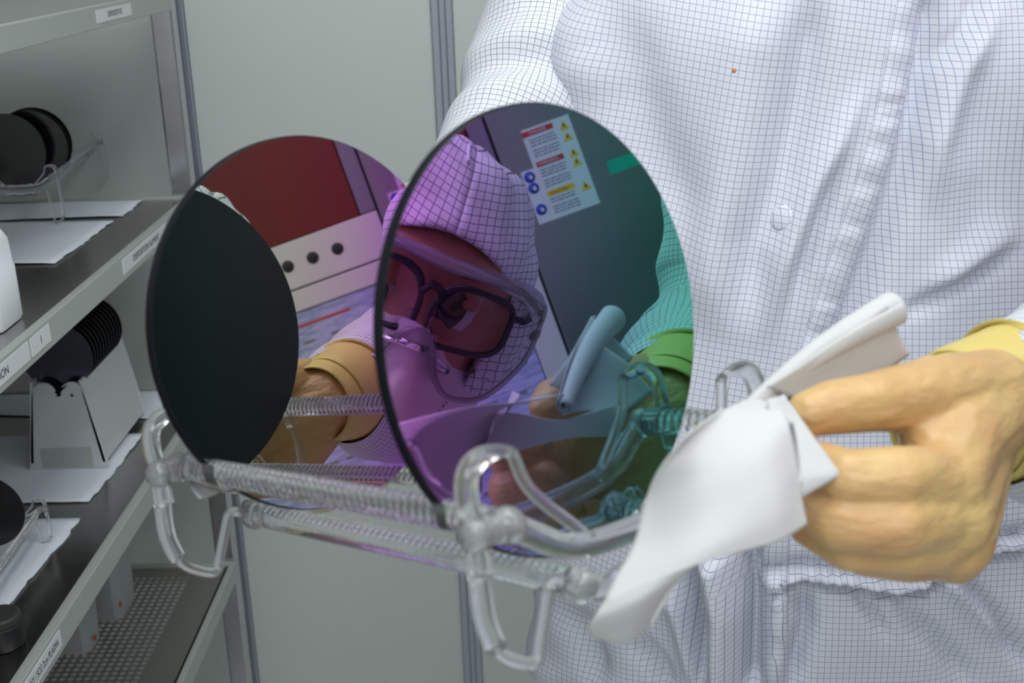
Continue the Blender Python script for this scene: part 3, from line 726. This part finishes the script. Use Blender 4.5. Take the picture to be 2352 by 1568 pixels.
# ================================================================== SECOND PERSON, leaning in beside the viewer (seen in the wafer)
p2 = empty('person', (.74, -.05, 0), 'person in hood, mask, spectacles and goggles leaning in, seen reflected in the front wafer', 'person')

LB = .805; roll = math.radians(22); yaw = math.radians(-8); pit = math.radians(-9)
BR = mirror_pt(985, 682, LB)
FR = nv(mirror_pt(985+100*math.cos(roll), 682+100*math.sin(roll), LB)-BR); FU = mirror_pt(985+100*math.sin(roll), 682-100*math.cos(roll), LB)-BR
FU = nv(FU-FR*(FU @ FR)); FN = nv(np.cross(FU, FR)); FN = FN if FN[0] < 0 else -FN
FF = nv(FN*math.cos(yaw) - FR*math.sin(yaw)); FF = nv(FF*math.cos(pit)+FU*math.sin(pit)); FU = nv(FU-FF*(FU @ FF))
L2 = make_head(p2, BR, FF, FU, sc=.925)
nb = L2((0, -.22, -.10)); pel = A([.76, -.08, .93])
lat = nv(np.cross(FU, FF)); 
m_b = []
rows = []; uv = []
path = spline([pel+A([0, 0, -.08]), pel+A([0, .02, .06]), (pel+nb)/2+A([.02, -.02, .0]), nb-FU*.07, nb+FU*.02], 80); W_ = np.interp(np.linspace(0, 1, 80), [0, .3, .6, .85, .95, 1], [.17, .17, .19, .21, .17, .08]); D_ = np.interp(np.linspace(0, 1, 80), [0, .5, .85, 1], [.13, .135, .125, .07])
Tn = np.gradient(path, axis=0); Lc = 0
for i in range(80):
    t_ = nv(Tn[i]); f_ = nv(A([-1, 0, 0.])-t_*(A([-1, 0, 0.]) @ t_)); s_ = np.cross(t_, f_)
    if i: Lc += np.linalg.norm(path[i]-path[i-1])
    row = []; ur = []
    for j in range(73):
        ph = 2*math.pi*j/72; r_ = 1+.02*math.sin(6*ph+Lc*40)+.015*math.sin(11*ph-Lc*25); row.append(path[i]+s_*W_[i]*r_*math.sin(ph)+f_*D_[i]*r_*math.cos(ph)); ur.append((ph*.17, Lc))
    rows.append(row); uv.append(ur)
cov2 = MB().grid(A(rows), A(uv)).build('coverall', MT['sleeve'])
m = MB()
for sy in (-1, 1): m.tube(spline([pel+A([0, sy*.085, -.02]), pel+A([0, sy*.10, -.3]), A([.75, -.08+sy*.11, .4]), A([.76, -.08+sy*.12, .06])], 26), list(np.linspace(.115, .075, 26)), 28)
trs2 = m.build('trousers', MT['sleeve'])
sh2 = [MB().chain([(.78, -.08+sy*.12, .05), (.68, -.08+sy*.125, .048), (.60, -.08+sy*.13, .042)], [.05, .048, .042]).build('overshoe', MT['shoe']) for sy in (-1, 1)]
shA = nb-FU*.06+A([.03, 0, 0]); sd = nv(np.cross(nv(nb-pel), A([-1, 0, 0.])))
arms = []
for sg in (-1, 1):
    s0 = shA+sd*sg*.17; e0 = s0+A([.02, sg*sd[1]*.05, -.27]); w0_ = e0+A([-.10, -.02, -.20])
    arms.append(sleeve('sleeve', [shA+sd*sg*.10, s0, (s0+e0)/2, e0, (e0+w0_)/2, w0_], [.06, .066, .06, .056, .05, .042], 21+sg, .004, 48, 120))
    h_ = w0_+A([-.03, 0, -.06])
    cc = [([w0_, h_], [.030, .026])]
    for k_ in range(4): cc.append(([h_+A([0, (k_-1.5)*.019, -.01]), h_+A([-.018, (k_-1.5)*.02, -.05]), h_+A([-.008, (k_-1.5)*.02, -.085+abs(k_-1.3)*.008])], [.014, .0105, .0085]))
    cc.append(([h_+A([-.005, -.02, .02]), h_+A([-.035, -.035, -.005]), h_+A([-.045, -.03, -.035])], [.016, .0125, .0105]))
    arms.append(hand('glove', w0_, cc, None, .002))
    m = MB(); m.tube([w0_+(e0-w0_)*.32, w0_+(e0-w0_)*.1, w0_, h_], [.052, .049, .040, .031], 28, cap=False); arms.append(m.build('glove_cuff', MT['cuff']))
adopt(p2, cov2, trs2, *sh2, *arms)

# ================================================================== WIPES
def patch(m, rows_, na=24, nb_=24, lin=False):
    """smooth sheet through rows of control points"""
    if lin:
        G = []
        for k_, (r0, r1) in enumerate(zip(rows_[:-1], rows_[1:])):
            for i in range(8 if k_ < len(rows_)-2 else 9): G.append([(A(r0[0])*(1-j/7)+A(r0[1])*j/7)*(1-i/8)+(A(r1[0])*(1-j/7)+A(r1[1])*j/7)*i/8 for j in range(8)])
        m.grid(A(G))
        return
    R_ = [spline(r, nb_) for r in rows_]; G = np.stack([spline(A(R_)[:, j], na) for j in range(nb_)], 1)
    m.grid(G)
m = MB()
# rolled upper part, from the free end at the upper right to the pinch
T1 = A([.173, .563, 1.322]); P0 = A([.0945, .5165, 1.2885]); axw = nv(P0-T1); hA = nv(A([0, 0, 1.])-axw*axw[2]); hB = np.cross(axw, hA)
rows = []
for i in range(34):
    t = i/33; c_ = T1*(1-t)+P0*t + hA*.004*math.sin(t*3.1); r0 = .0100*(1-t)+.0045*t
    row = []
    for j in range(64):
        s_ = j/63; a_ = 2*math.pi*1.75*s_ + .6; r_ = r0*(.42+.58*s_)
        row.append(c_+hA*r_*math.cos(a_)+hB*r_*math.sin(a_) + axw*.006*(s_-.5)*(1-t))
    rows.append(row)
m.grid(A(rows))
# skirt hanging from the roll to the thumb
patch(m, [[at(2040,700,.575), at(1900,800,.562), at(1760,890,.548)], [at(2062,760,.588), at(1940,840,.575), at(1800,905,.556)], [at(2090,815,.60), at(1990,880,.585), at(1850,925,.565)]], 16, 24)
# main sheet in front of the fingers, curling over at the left
main = [[at(1722,912,.556), at(1676,934,.532), at(1640,953,.505), at(1576,1003,.474)],
        [at(1768,925,.540), at(1690,965,.516), at(1600,1020,.487), at(1516,1078,.4785)],
        [at(1808,962,.522), at(1735,1030,.500), at(1620,1095,.482), at(1482,1150,.487)],
        [at(1830,1050,.516), at(1760,1110,.492), at(1630,1180,.478), at(1456,1245,.486)],
        [at(1842,1135,.513), at(1775,1185,.488), at(1620,1255,.473), at(1410,1330,.480)],
        [at(1856,1204,.512), at(1780,1246,.488), at(1612,1292,.472), at(1385,1385,.476)]]
patch(m, main, 40, 40)
# layer passing between thumb and fingers on the wafer side, and the skirt beside the roll
mp_ = lambda q_: mirror_pt(*q_)
patch(m, [[mp_((1125,945,.646)), mp_((1195,950,.646)), mp_((1280,966,.640)), mp_((1345,950,.640)), mp_((1410,928,.650))], [mp_((1125,985,.648)), mp_((1195,985,.648)), mp_((1275,987,.644)), mp_((1345,985,.642)), mp_((1425,965,.652))],
          [mp_((1105,1060,.650)), mp_((1175,1040,.650)), mp_((1245,1020,.646)), mp_((1320,1005,.644)), mp_((1405,1002,.652))]], 16, 30)
patch(m, [[mp_((1378,790,.680)), mp_((1345,870,.665)), mp_((1290,955,.640))], [mp_((1445,838,.684)), mp_((1400,890,.672)), mp_((1345,945,.650))], [mp_((1500,900,.690)), mp_((1450,935,.675)), mp_((1405,955,.658))]], 16, 20)
# folded-back corner layer
patch(m, [[at(1760,918,.534), at(1802,908,.530)], [at(1775,1010,.520), at(1868,1003,.523)], [at(1790,1100,.512), at(1931,1090,.518)], [at(1800,1150,.509), at(1838,1142,.515)]], 24, 12, True)
# lower lobe curling under
patch(m, [[at(1612,1290,.4722), at(1500,1337,.4725), at(1385,1385,.476)], [at(1560,1330,.478), at(1470,1385,.474), at(1362,1425,.477)],
          [at(1512,1395,.492), at(1450,1440,.486), at(1352,1448,.483)], [at(1495,1440,.506), at(1435,1478,.500), at(1372,1464,.494)], [at(1560,1330,.520), at(1480,1400,.516), at(1400,1430,.508)]], 30, 30)
wp = m.build('cleanroom_wipe', MT['wipe']); wp.modifiers.new('thick', 'SOLIDIFY').thickness = .0006
tag(wp, 'white nonwoven wipe, rolled and folded, held in the gloved hand in front of the wafers', 'wipe')
m = MB()
B = lambda x, y, w_: bpx(x, y, w_=w_)
patch(m, [[B(424,1050,-.222), B(480,1052,-.224), B(560,1056,-.227), bt(.005, -.076, -.229)], [B(430,1092,-.208), B(482,1096,-.212), B(548,1096,-.220), bt(.004, -.086, -.227)],
          [B(444,1128,-.192), B(492,1122,-.202), B(542,1108,-.215), bt(.002, -.089, -.226)], [B(458,1146,-.182), B(496,1136,-.194), B(540,1114,-.211), bt(.0, -.091, -.225)]], 20, 30)
w2 = m.build('cleanroom_wipe', MT['wipe']); w2.modifiers.new('thick', 'SOLIDIFY').thickness = .0006
tag(w2, 'small white wipe corner hanging under the rear end of the quartz boat', 'wipe')

# ================================================================== SHELVING
XS = -.53; XB = -1.03; Y0 = .15; Y1 = float(on_x(438, 425, XS)[1])
sh = empty('steel_shelving', (XS-.25, 1.1, 0), 'stainless steel shelving unit with perforated decks and labelled grey front edges', 'shelf')
ZS = [1.414, 1.10, .777, .443]; FH = .033
kids = []
for i, z in enumerate(ZS):
    lo = z-FH if i else z-.028
    m = MB().box((XB, Y0, z-.0065), (XS-.014, Y1, z-.0045)) if i != 3 else None
    if m: kids.append(m.build('shelf_deck', MT['steel_deck'], smooth=False))
    f = MB().box((XS-.010, Y0, lo), (XS, Y1+.012, z)).box((XB, Y1, lo), (XS-.010, Y1+.012, z)).box((XS-.016, Y0, z-.009), (XS-.010, Y1, z-.004)).box((XB, Y0, lo), (XS-.01, Y0+.01, z))
    kids.append(bevel(f.build('front_edge', MT['fascia'], smooth=False), .0012))
# perforated bottom deck: real round holes
z = ZS[3]; pt = .0125; hr = .0042
xs_ = np.arange(XS-.075, XS-.42, -pt); ys_ = np.arange(Y0+.12, Y1-.03, pt)
m = MB(); ring = [(math.cos(2*math.pi*k_/8+.39), math.sin(2*math.pi*k_/8+.39)) for k_ in range(8)]
sq = [(1,.414),(.414,1),(-.414,1),(-1,.414),(-1,-.414),(-.414,-1),(.414,-1),(1,-.414)]
V = []; F = []
for x in xs_:
    for y in ys_:
        b = len(V)
        V += [(x+a_*pt/2, y+c_*pt/2, z-.004) for a_, c_ in sq] + [(x+a_*hr, y+c_*hr, z-.004) for a_, c_ in ring] + [(x+pt/2, y+pt/2, z-.004), (x-pt/2, y+pt/2, z-.004), (x-pt/2, y-pt/2, z-.004), (x+pt/2, y-pt/2, z-.004)]
        F += [(b+k_, b+(k_+1) % 8, b+8+(k_+1) % 8, b+8+k_) for k_ in range(8)] + [(b, b+16, b+1), (b+2, b+17, b+3), (b+4, b+18, b+5), (b+6, b+19, b+7)]
xa, xb = xs_[0]+pt/2, xs_[-1]-pt/2; ya, yb = ys_[0]-pt/2, ys_[-1]+pt/2
m.add(V, F)
for a_, b_, c_, d_ in ((xa, Y0, XS-.01, Y1), (XB, Y0, xb, Y1), (xb, Y0, xa, ya), (xb, yb, xa, Y1)):
    m.add([(a_, b_, z-.004), (c_, b_, z-.004), (c_, d_, z-.004), (a_, d_, z-.004)], [(0, 1, 2, 3)])
kids.append(m.build('perforated_deck', MT['steel_perf'], smooth=False))
for x in (XS-.022, XB+.01):
    for y in (Y0-.03, Y1+.012):
        kids.append(bevel(MB().box((x-.014, y, 0), (x+.020, y+.028, 2.0)).build('post', MT['steel_pol'], smooth=False), .003))
        kids.append(MB().lathe((x+.003, y+.014, 0), (0, 0, 1), [(0, 0), (.022, 0), (.022, .006), (.01, .02), (0, .02)], 20).build('foot', MT['steel']))
# labels stuck on the front edges
def shelf_label(z, ya, yb, txt, hgt=.019):
    l_ = MB().box((XS, ya, z-.005-hgt), (XS+.0008, yb, z-.005)).build('label', MT['label'], smooth=False)
    adopt(sh, l_)
    tx = text_mesh('lettering', txt, hgt*.62, MT['ink'], (XS+.0012, (ya+yb)/2, z-.005-hgt*.5), (0, 1, 0), (0, 0, 1))
    w_ = max(v_.co.y for v_ in tx.data.vertices)-min(v_.co.y for v_ in tx.data.vertices)
    if w_ > (yb-ya)*.9:
        k_ = (yb-ya)*.9/w_; mid = (ya+yb)/2
        for v_ in tx.data.vertices: v_.co.y = mid+(v_.co.y-mid)*k_
    adopt(l_, tx)
adopt(sh, *kids)
def fy(px, py): return float(on_x(px, py, XS)[1])
shelf_label(ZS[1], fy(275,565), fy(378,487), 'DISPOSITION ALIMENT', .02)
shelf_label(ZS[1], fy(62,745), fy(105,707), '1', .02)
shelf_label(ZS[1], fy(-120,900), fy(57,750), 'SEPARATION', .02)
shelf_label(ZS[2], fy(-30,1590), fy(128,1400), 'OXIDATION / ION OXY / SO2 2cm PLASMA', .02)
shelf_label(ZS[0], fy(218,18), fy(298,2), 'DISPOSITIF 02', .016)

# papers lying on the decks
def paper(px4, z, label, dz=.0008, group='white papers lining the shelves'):
    q_ = [on_z(*p_, z-.0045+dz) for p_ in px4]; n = 22; rows = []
    for v_ in q_: v_[0] = max(v_[0], XB+.015); v_[1] = min(v_[1], Y1-.006)
    for i in range(n):
        s_ = i/(n-1); row = []
        for j in range(n):
            t = j/(n-1); p_ = (q_[0]*(1-t)+q_[1]*t)*(1-s_)+(q_[3]*(1-t)+q_[2]*t)*s_
            p_ = p_+A([0, 0, .0010*(1+math.sin(9*s_+5*t+q_[0][0]*30)*math.sin(7*t+2*s_))]); e = (.002 if i in (0, n-1) or j in (0, n-1) else 0)
            row.append(p_+A([rng.uniform(-1, 1)*e, rng.uniform(-1, 1)*e, 0]))
        rows.append(row)
    o = MB().grid(A(rows)).build('paper_sheet', MT['paper']); o.modifiers.new('thick', 'SOLIDIFY').thickness = .0004
    return tag(o, label, 'paper', group)
paper([(-260,446),(378,424),(283,498),(-330,516)], ZS[1], 'white paper sheet at the far end of the upper visible shelf')
paper([(-330,520),(262,508),(128,606),(-420,612)], ZS[1], 'white paper sheet under the small glass boat leg on the upper shelf, nearer the viewer')
paper([(-200,900),(400,868),(372,965),(-300,950)], ZS[2], 'white paper sheet under the wafer cassette, far end of the middle shelf')
paper([(-300,1010),(334,996),(205,1155),(-400,1160)], ZS[2], 'white paper sheet under the cassette front, middle of the shelf')
paper([(-400,1196),(188,1192),(10,1402),(-560,1420)], ZS[2], 'white paper sheet under the clear boat, nearest on the middle shelf')

# ---------- clear boat with black wafers on the upper shelf
def disc_wafer(c, axis, r, th, label, flat=False, mtl='black', group=None):
    n = 56; ax = nv(axis); a = nv(np.cross(ax, A([0, 0, 1.]))); b = np.cross(a, ax)
    if b[2] < 0: b = -b
    pts = []
    for k_ in range(n):
        t = 2*math.pi*k_/n; x, y = r*math.cos(t), r*math.sin(t)
        if flat: y = min(y, r*.93)
        pts.append((x, y))
    c = A(c); F_ = [c+a*x+b*y+ax*th/2 for x, y in pts]; B_ = [c+a*x+b*y-ax*th/2 for x, y in pts]
    t = empty('small_wafer', c, label, 'wafer', group)
    f_ = MB().add(F_, [tuple(range(n))]).build('face', MT[mtl], smooth=False)
    e_ = MB().add(F_+B_, [(k_, n+k_, n+(k_+1) % n, (k_+1) % n) for k_ in range(n)]+[tuple(n+n-1-k_ for k_ in range(n))]).build('edge', MT['black_side'], smooth=False)
    autosharp(f_); autosharp(e_); adopt(t, f_, e_); return t
# boat on the upper shelf: axis along the shelf, upright
k1 = .55; bax = nv([.10, -.995, 0]); bux = nv(np.cross([0, 0, 1.], bax)); cw = at(68, 338, 1.86)
dr1 = (cw[2]-(ZS[1]-.001))/k1 - .1205
def T1b(u, v, w_): return cw + k1*(u*bux + v*A([0, 0, 1.]) + w_*bax)
make_boat('quartz_boat', 'small clear quartz boat with black wafers on the upper shelf at the left edge', T1b, -.40, .14, k1, False, dr1)
for i_, w_ in enumerate((.05, .0, -.02, -.055)):
    disc_wafer(T1b(-.045 if i_ == 0 else 0, 0, w_), bax, .1*k1, .0014, ['dull black wafer foremost in the small glass boat, cut by the frame edge', 'glossy black wafer second from the front in the small glass boat', 'black wafer second from the back in the small glass boat', 'rearmost black wafer in the small glass boat'][i_], group='black wafers in the small glass boat')
# ---------- white bottle on the upper shelf
bp_ = on_z(-42, 748, ZS[1]-.0035)
t = empty('white_bottle', bp_, 'white plastic bottle with printed lower label on the upper shelf, left edge', 'bottle')
m = MB()
def rsq(hw, hd, z_, rr=.01, n_=5):
    P_ = []
    for cx0, cy0, a0 in ((hw-rr, hd-rr, 0), (-hw+rr, hd-rr, 90), (-hw+rr, -hd+rr, 180), (hw-rr, -hd+rr, 270)):
        for k_ in range(n_): t_ = math.radians(a0+90*k_/(n_-1)); P_.append(A(bp_)+A([cx0+rr*math.cos(t_), cy0+rr*math.sin(t_), z_]))
    return P_
lv = [(.034, .034, 0), (.036, .036, .004), (.036, .036, .062), (.035, .035, .063), (.034, .034, .092), (.030, .030, .102), (.018, .018, .110), (.016, .016, .122)]
R_ = [rsq(a_, b_, z_, min(.012, a_*.8)) for a_, b_, z_ in lv]; m.grid(A(R_), close=True); m.f.append(tuple(range(len(m.v)-20, len(m.v))))
bd = m.build('bottle_body', MT['bottle']); cp = MB().lathe(A(bp_)+A([0, 0, .122]), (0, 0, 1), [(.018, 0), (.018, .02), (.016, .022), (0, .022)], 28).build('cap', MT['bottle'])
pr = MB()
for zz_, wd_ in ((.056, .020), (.050, .012), (.044, .016), (.038, .010)): pr.box((bp_[0]+.034-wd_, bp_[1]-.0364, bp_[2]+zz_), (bp_[0]+.030, bp_[1]-.0360, bp_[2]+zz_+.0016))
pr = pr.build('print', MT['label_txt'], smooth=False); adopt(t, autosharp(bd, 50), cp, pr)

# ---------- cassette with wafers on the middle shelf
zs = ZS[2]-.003
cf_ = on_z(120, 1078, zs); yc = float(cf_[1]); 
def cxz(px, py): p_ = on_y(px, py, yc); return float(p_[0]), float(p_[2])
xr_b = cxz(252, 1078)[0]; xr_t, zt = cxz(188, 905); ze = cxz(165, 880)[1]; xe = cxz(165, 905)[0]; xle = xe-(xr_b-xe)*0-.17
mid = cxz(120, 830)[0]; half_b = xr_b-mid; half_t = xr_t-mid
t = empty('wafer_cassette', (mid, yc+.08, zs), 'white plastic wafer cassette with eared front plate on the middle shelf', 'cassette')
LC = .19
def plate(y, th_=.006):
    o_ = []
    earc = A([xe-mid, ze-.012])
    right = [(half_b, zs), (half_t+.004, zt)] + [(earc[0]+.017*math.cos(a_), ze-.016+.017*math.sin(a_)) for a_ in np.linspace(.2, 2.9, 10)] + [(earc[0]-.030, zt-.004)]
    P_ = [(mid+x, z_) for x, z_ in right]+[(mid-x, z_) for x, z_ in reversed(right)]
    n_ = len(P_); V_ = [(x, y, z_) for x, z_ in P_]+[(x, y+th_, z_) for x, z_ in P_]
    return V_, [tuple(range(n_)), tuple(range(2*n_-1, n_-1, -1))]+[(k_, n_+k_, n_+(k_+1) % n_, (k_+1) % n_) for k_ in range(n_)]
k_ids = []
for y in (yc, yc+LC):
    o = mesh_obj('end_plate', *plate(y), MT['pp'], smooth=False); k_ids.append(bevel(o, .0015))
for sx in (-1, 1):
    m = MB(); x0, x1 = mid+sx*half_b*.93, mid+sx*(half_t+.002)
    m.add([(x0, yc, zs+.01), (x0, yc+LC, zs+.01), (x1, yc+LC, zt+.02), (x1, yc, zt+.02), (x0-sx*.004, yc, zs+.01), (x0-sx*.004, yc+LC, zs+.01), (x1-sx*.004, yc+LC, zt+.02), (x1-sx*.004, yc, zt+.02)],
          [(0, 1, 2, 3), (7, 6, 5, 4), (0, 4, 5, 1), (1, 5, 6, 2), (2, 6, 7, 3), (3, 7, 4, 0)])
    for q_ in range(24): yq = yc+.012+q_*.007; m.box((min(x1, x1-sx*.010), yq, zs+.03), (max(x1, x1-sx*.010), yq+.002, zt+.015))
    k_ids.append(m.build('side_wall', MT['pp'], smooth=False))
for hx in (xe,): k_ids.append(MB().lathe((hx, yc-.0005, ze-.018), (0, 1, 0), [(0, 0), (.0022, 0), (.0022, .002)], 14).build('pin_hole', MT['mach_dark']))
m = MB().box((mid-half_b*.62, yc-.0012, zs+.004), (mid+half_b*.62, yc-.0002, zs+.033)); k_ids.append(m.build('recess_panel', MT['fascia'], smooth=False))
adopt(t, *k_ids)
wz = cxz(120, 830)[1]
for q_ in range(12):
    yq = yc+.018+q_*.0125
    disc_wafer((mid, yq, wz), (0, -1, 0), .05, .0018, ['mirror-faced flat-topped wafer at the front of the white cassette'][0] if q_ == 0 else ('rearmost black flat-topped wafer in the white cassette' if q_ == 11 else 'black flat-topped wafer, %s from the front in the white cassette' % ['', 'second', 'third', 'fourth', 'fifth', 'sixth', 'seventh', 'eighth', 'ninth', 'tenth', 'eleventh'][q_]), True, 'mirror_small' if q_ == 0 else 'black', 'wafers in the white cassette')
# ---------- clear boat at the left on the middle shelf, nearer
k2 = .5; bax2 = nv([.05, -1, 0]); bux2 = nv(np.cross([0, 0, 1.], bax2)); dr2 = .03
ft = on_z(108, 1246, ZS[2]-.0025); cw2 = ft - k2*(.088*bux2 + (-.1205-dr2)*A([0, 0, 1.]) - .12*bax2)
def T2b(u, v, w_): return cw2 + k2*(u*bux2 + v*A([0, 0, 1.]) + w_*bax2)
make_boat('quartz_boat', 'small clear quartz boat standing on the nearest paper of the middle shelf', T2b, -.12, .35, k2, False, dr2)
disc_wafer(T2b(0, 0, .0), bax2, .047, .0012, 'dark wafer in the clear boat on the middle shelf at the left edge', group='dark wafer in the nearer clear boat')
# dark pot standing nearer on the middle shelf
dp = on_z(8, 1478, ZS[2]-.004)
t = empty('dark_pot', dp, 'dark round pot half out of frame on the middle shelf, lower left', 'pot')
a_ = MB().lathe(dp, (0, 0, 1), [(0, 0), (.022, 0), (.024, .003), (.024, .026), (.021, .028), (0, .028)], 30).build('pot_body', MT['black_side'])
b_ = MB().lathe(A(dp)+A([0, 0, .028]), (0, 0, 1), [(.0225, 0), (.0225, .007), (.02, .009), (0, .009)], 30).build('lid', MT['mach_dark'])
adopt(t, autosharp(a_), autosharp(b_))
# ---------- translucent boxes on the perforated deck
def clear_box(px, h, wx, wy, label, dot):
    c_ = on_z(*px, ZS[3]-.004); x1, y0 = float(c_[0]), float(c_[1]); z0 = ZS[3]-.0035
    t = empty('plastic_box', (x1-wx/2, y0+wy/2, z0), label, 'box', 'translucent boxes on the bottom shelf'); w_ = .0022; tp = .008
    R_ = []
    def ringr(d, z_): 
        return [A([x1-wx+.01+d, y0+d, z_]), A([x1-.01-d, y0+d, z_]), A([x1-d, y0+.01+d, z_]), A([x1-d, y0+wy-.01-d, z_]), A([x1-.01-d, y0+wy-d, z_]), A([x1-wx+.01+d, y0+wy-d, z_]), A([x1-wx+d, y0+wy-.01-d, z_]), A([x1-wx+d, y0+.01+d, z_])]
    m = MB(); m.grid(A([ringr(.008, z0), ringr(0, z0+h*.9), ringr(-.003, z0+h*.9), ringr(-.003, z0+h), ringr(w_, z0+h), ringr(.008+w_, z0+w_)]), close=True)
    m.f += [tuple(range(7, -1, -1)), tuple(range(40, 48))]
    b_ = m.build('box_body', MT['pp_clear'], smooth=False); ks = [b_]
    ks.append(MB().lathe((x1+.0012-.006*(1-dot[1]), y0+dot[0], z0+h*dot[1]), (1, 0, 0), [(0, 0), (.0045, 0), (.0045, .0012), (0, .0016)], 16).build('red_sticker', MT['red_dot']))
    adopt(t, *ks)
clear_box((286, 1432), .275, .11, .10, 'tall translucent plastic box on the perforated bottom shelf, farther one', (.004, .12))
clear_box((214, 1510), .285, .17, .075, 'tall translucent plastic box on the perforated bottom shelf, nearer one', (.03, .06))

# ================================================================== MACHINE (seen in the wafers)
MX = 1.5
mc = empty('process_tool', (MX+.3, .4, 0), 'tall process machine with steel door, red panel and screen, seen reflected in the wafers', 'machine')
k = []
def slab(name, y0, y1, z0, z1, mtl, x=MX, th_=.02, bv_=.002): 
    o = MB().box((x, y0, z0), (x+th_, y1, z1)).build(name, MT[mtl], smooth=False); bevel(o, bv_); k.append(o); return o
k.append(MB().box((MX+.022, -1.0, 0), (MX+.7, 1.55, 2.25)).build('cabinet', MT['mach_dark'], smooth=False))
sd_ = slab('steel_door', .611, 1.55, .12, 2.25, 'steel')
slab('grey_post', .577, .607, 1.549, 2.25, 'mach_grey', MX+.003)
slab('red_panel', -1.0, .575, 1.549, 2.25, 'mach_red', MX+.004)
wp_ = slab('white_panel', -1.0, .607, 1.462, 1.547, 'mach_white')
slab('white_bezel', -1.0, .607, 1.421, 1.459, 'mach_white')
slab('white_frame', .561, .607, .95, 1.419, 'mach_white')
slab('white_frame', -1.0, .16, .95, 1.419, 'mach_white')
slab('white_frame', -1.0, .607, .12, .948, 'mach_white')
scn = slab('screen', .162, .559, .952, 1.419, 'screen', MX+.008, .01)
for y in (.420, .468, .516): k.append(MB().lathe((MX+.001, y, 1.505), (-1, 0, 0), [(.0112, 0), (.0112, .0018), (.0095, .003), (0, .0012)], 28).build('push_button', MT['hole']))
adopt(mc, *k)
gl = []
m = MB().box((MX+.0072, .20, 1.392), (MX+.008, .50, 1.397)).box((MX+.0072, .44, 1.335), (MX+.008, .47, 1.342)); gl.append(m.build('screen_line', MT['warn_red'], smooth=False))
m = MB()
for r_ in range(9):
    for c_ in range(7): m.box((MX+.0074, .19+c_*.052, 1.36-r_*.045), (MX+.008, .19+c_*.052+.022+.016*((r_*7+c_*3) % 3)/2, 1.366-r_*.045))
gl.append(m.build('screen_text', MT['label_txt'], smooth=False)); adopt(scn, *gl)
# warning sheet on the steel door (upright as one stands before it)
sy0, sy1 = .659, .742
def lb(y0, y1, z0, z1, mtl, name, lift=.0006): return MB().box((MX-lift, y0, z0), (MX, y1, z1)).build(name, MT[mtl], smooth=False)
wl = lb(sy0, sy1, 1.4775, 1.632, 'label', 'warning_sheet', .0005); wl2 = lb(.636, sy0, 1.4775, 1.568, 'label', 'warning_sheet_side', .0005)
adopt(sd_, wl, wl2); sub = []
for z_, mtl, tx in ((1.628, 'warn_red', 'DANGER'), (1.575, 'warn_red', 'WARNING'), (1.524, 'warn_yel', 'CAUTION')):
    sub.append(lb(sy0 if z_ > 1.6 else sy0+.006, sy1-.030, z_-.009, z_, mtl, 'header_bar', .0009))
    sub.append(text_mesh('lettering', tx, .0072, MT['label'] if mtl == 'warn_red' else MT['ink'], (MX-.0012, (sy0+sy1-.030)/2, z_-.0047), (0, 1, 0), (0, 0, 1)))
for z_ in (1.618, 1.599, 1.571, 1.555, 1.513):
    yc_ = sy1-.013; m = MB(); V_ = [(MX-.0009, yc_-.0085, z_-.008), (MX-.0009, yc_+.0085, z_-.008), (MX-.0009, yc_, z_+.0075)]; V_ += [(MX-.0001, y, zq) for _, y, zq in V_]
    m.add(V_, [(0, 1, 2), (5, 4, 3), (0, 3, 4, 1), (1, 4, 5, 2), (2, 5, 3, 0)]); sub.append(m.build('warning_triangle', MT['warn_yel'], smooth=False))
    sub.append(MB().box((MX-.0012, yc_-.0016, z_-.004), (MX-.0009, yc_+.0016, z_+.002)).build('pictogram', MT['ink'], smooth=False))
for z_ in (1.556, 1.537, 1.500): 
    sub.append(MB().lathe((MX-.0002, .6475, z_), (-1, 0, 0), [(0, .0008), (.0092, .0008), (.0092, 0)][::-1], 28).build('mandatory_disc', MT['warn_blue']))
    sub.append(MB().ball((MX-.0012, .6495, z_-.001), (.0003, .0030, .0036), 12, 8).build('pictogram', MT['label']))
m = MB()
for z_ in (1.611, 1.606, 1.601, 1.593, 1.588, 1.583, 1.559, 1.554, 1.549, 1.541, 1.536, 1.531, 1.509, 1.504, 1.496, 1.491, 1.486):
    y_ = sy0+.008
    while y_ < sy1-.032: w_ = rng.uniform(.004, .012); m.box((MX-.0008, y_, z_), (MX-.0005, min(y_+w_, sy1-.030), z_+.0021)); y_ += w_+.0016
sub.append(m.build('small_print', MT['label_txt'], smooth=False)); adopt(wl, *sub)
tp_ = lb(.774, .86, 1.5145, 1.537, 'tape', 'green_tape', .0006); adopt(sd_, tp_)
hd_ = MB().tube(spline([(MX, 1.35, 1.35), (MX-.03, 1.35, 1.34), (MX-.035, 1.35, 1.25), (MX-.035, 1.35, 1.15), (MX-.03, 1.35, 1.06), (MX, 1.35, 1.05)], 30), .008, 12).build('door_handle', MT['steel_pol']); adopt(sd_, hd_)
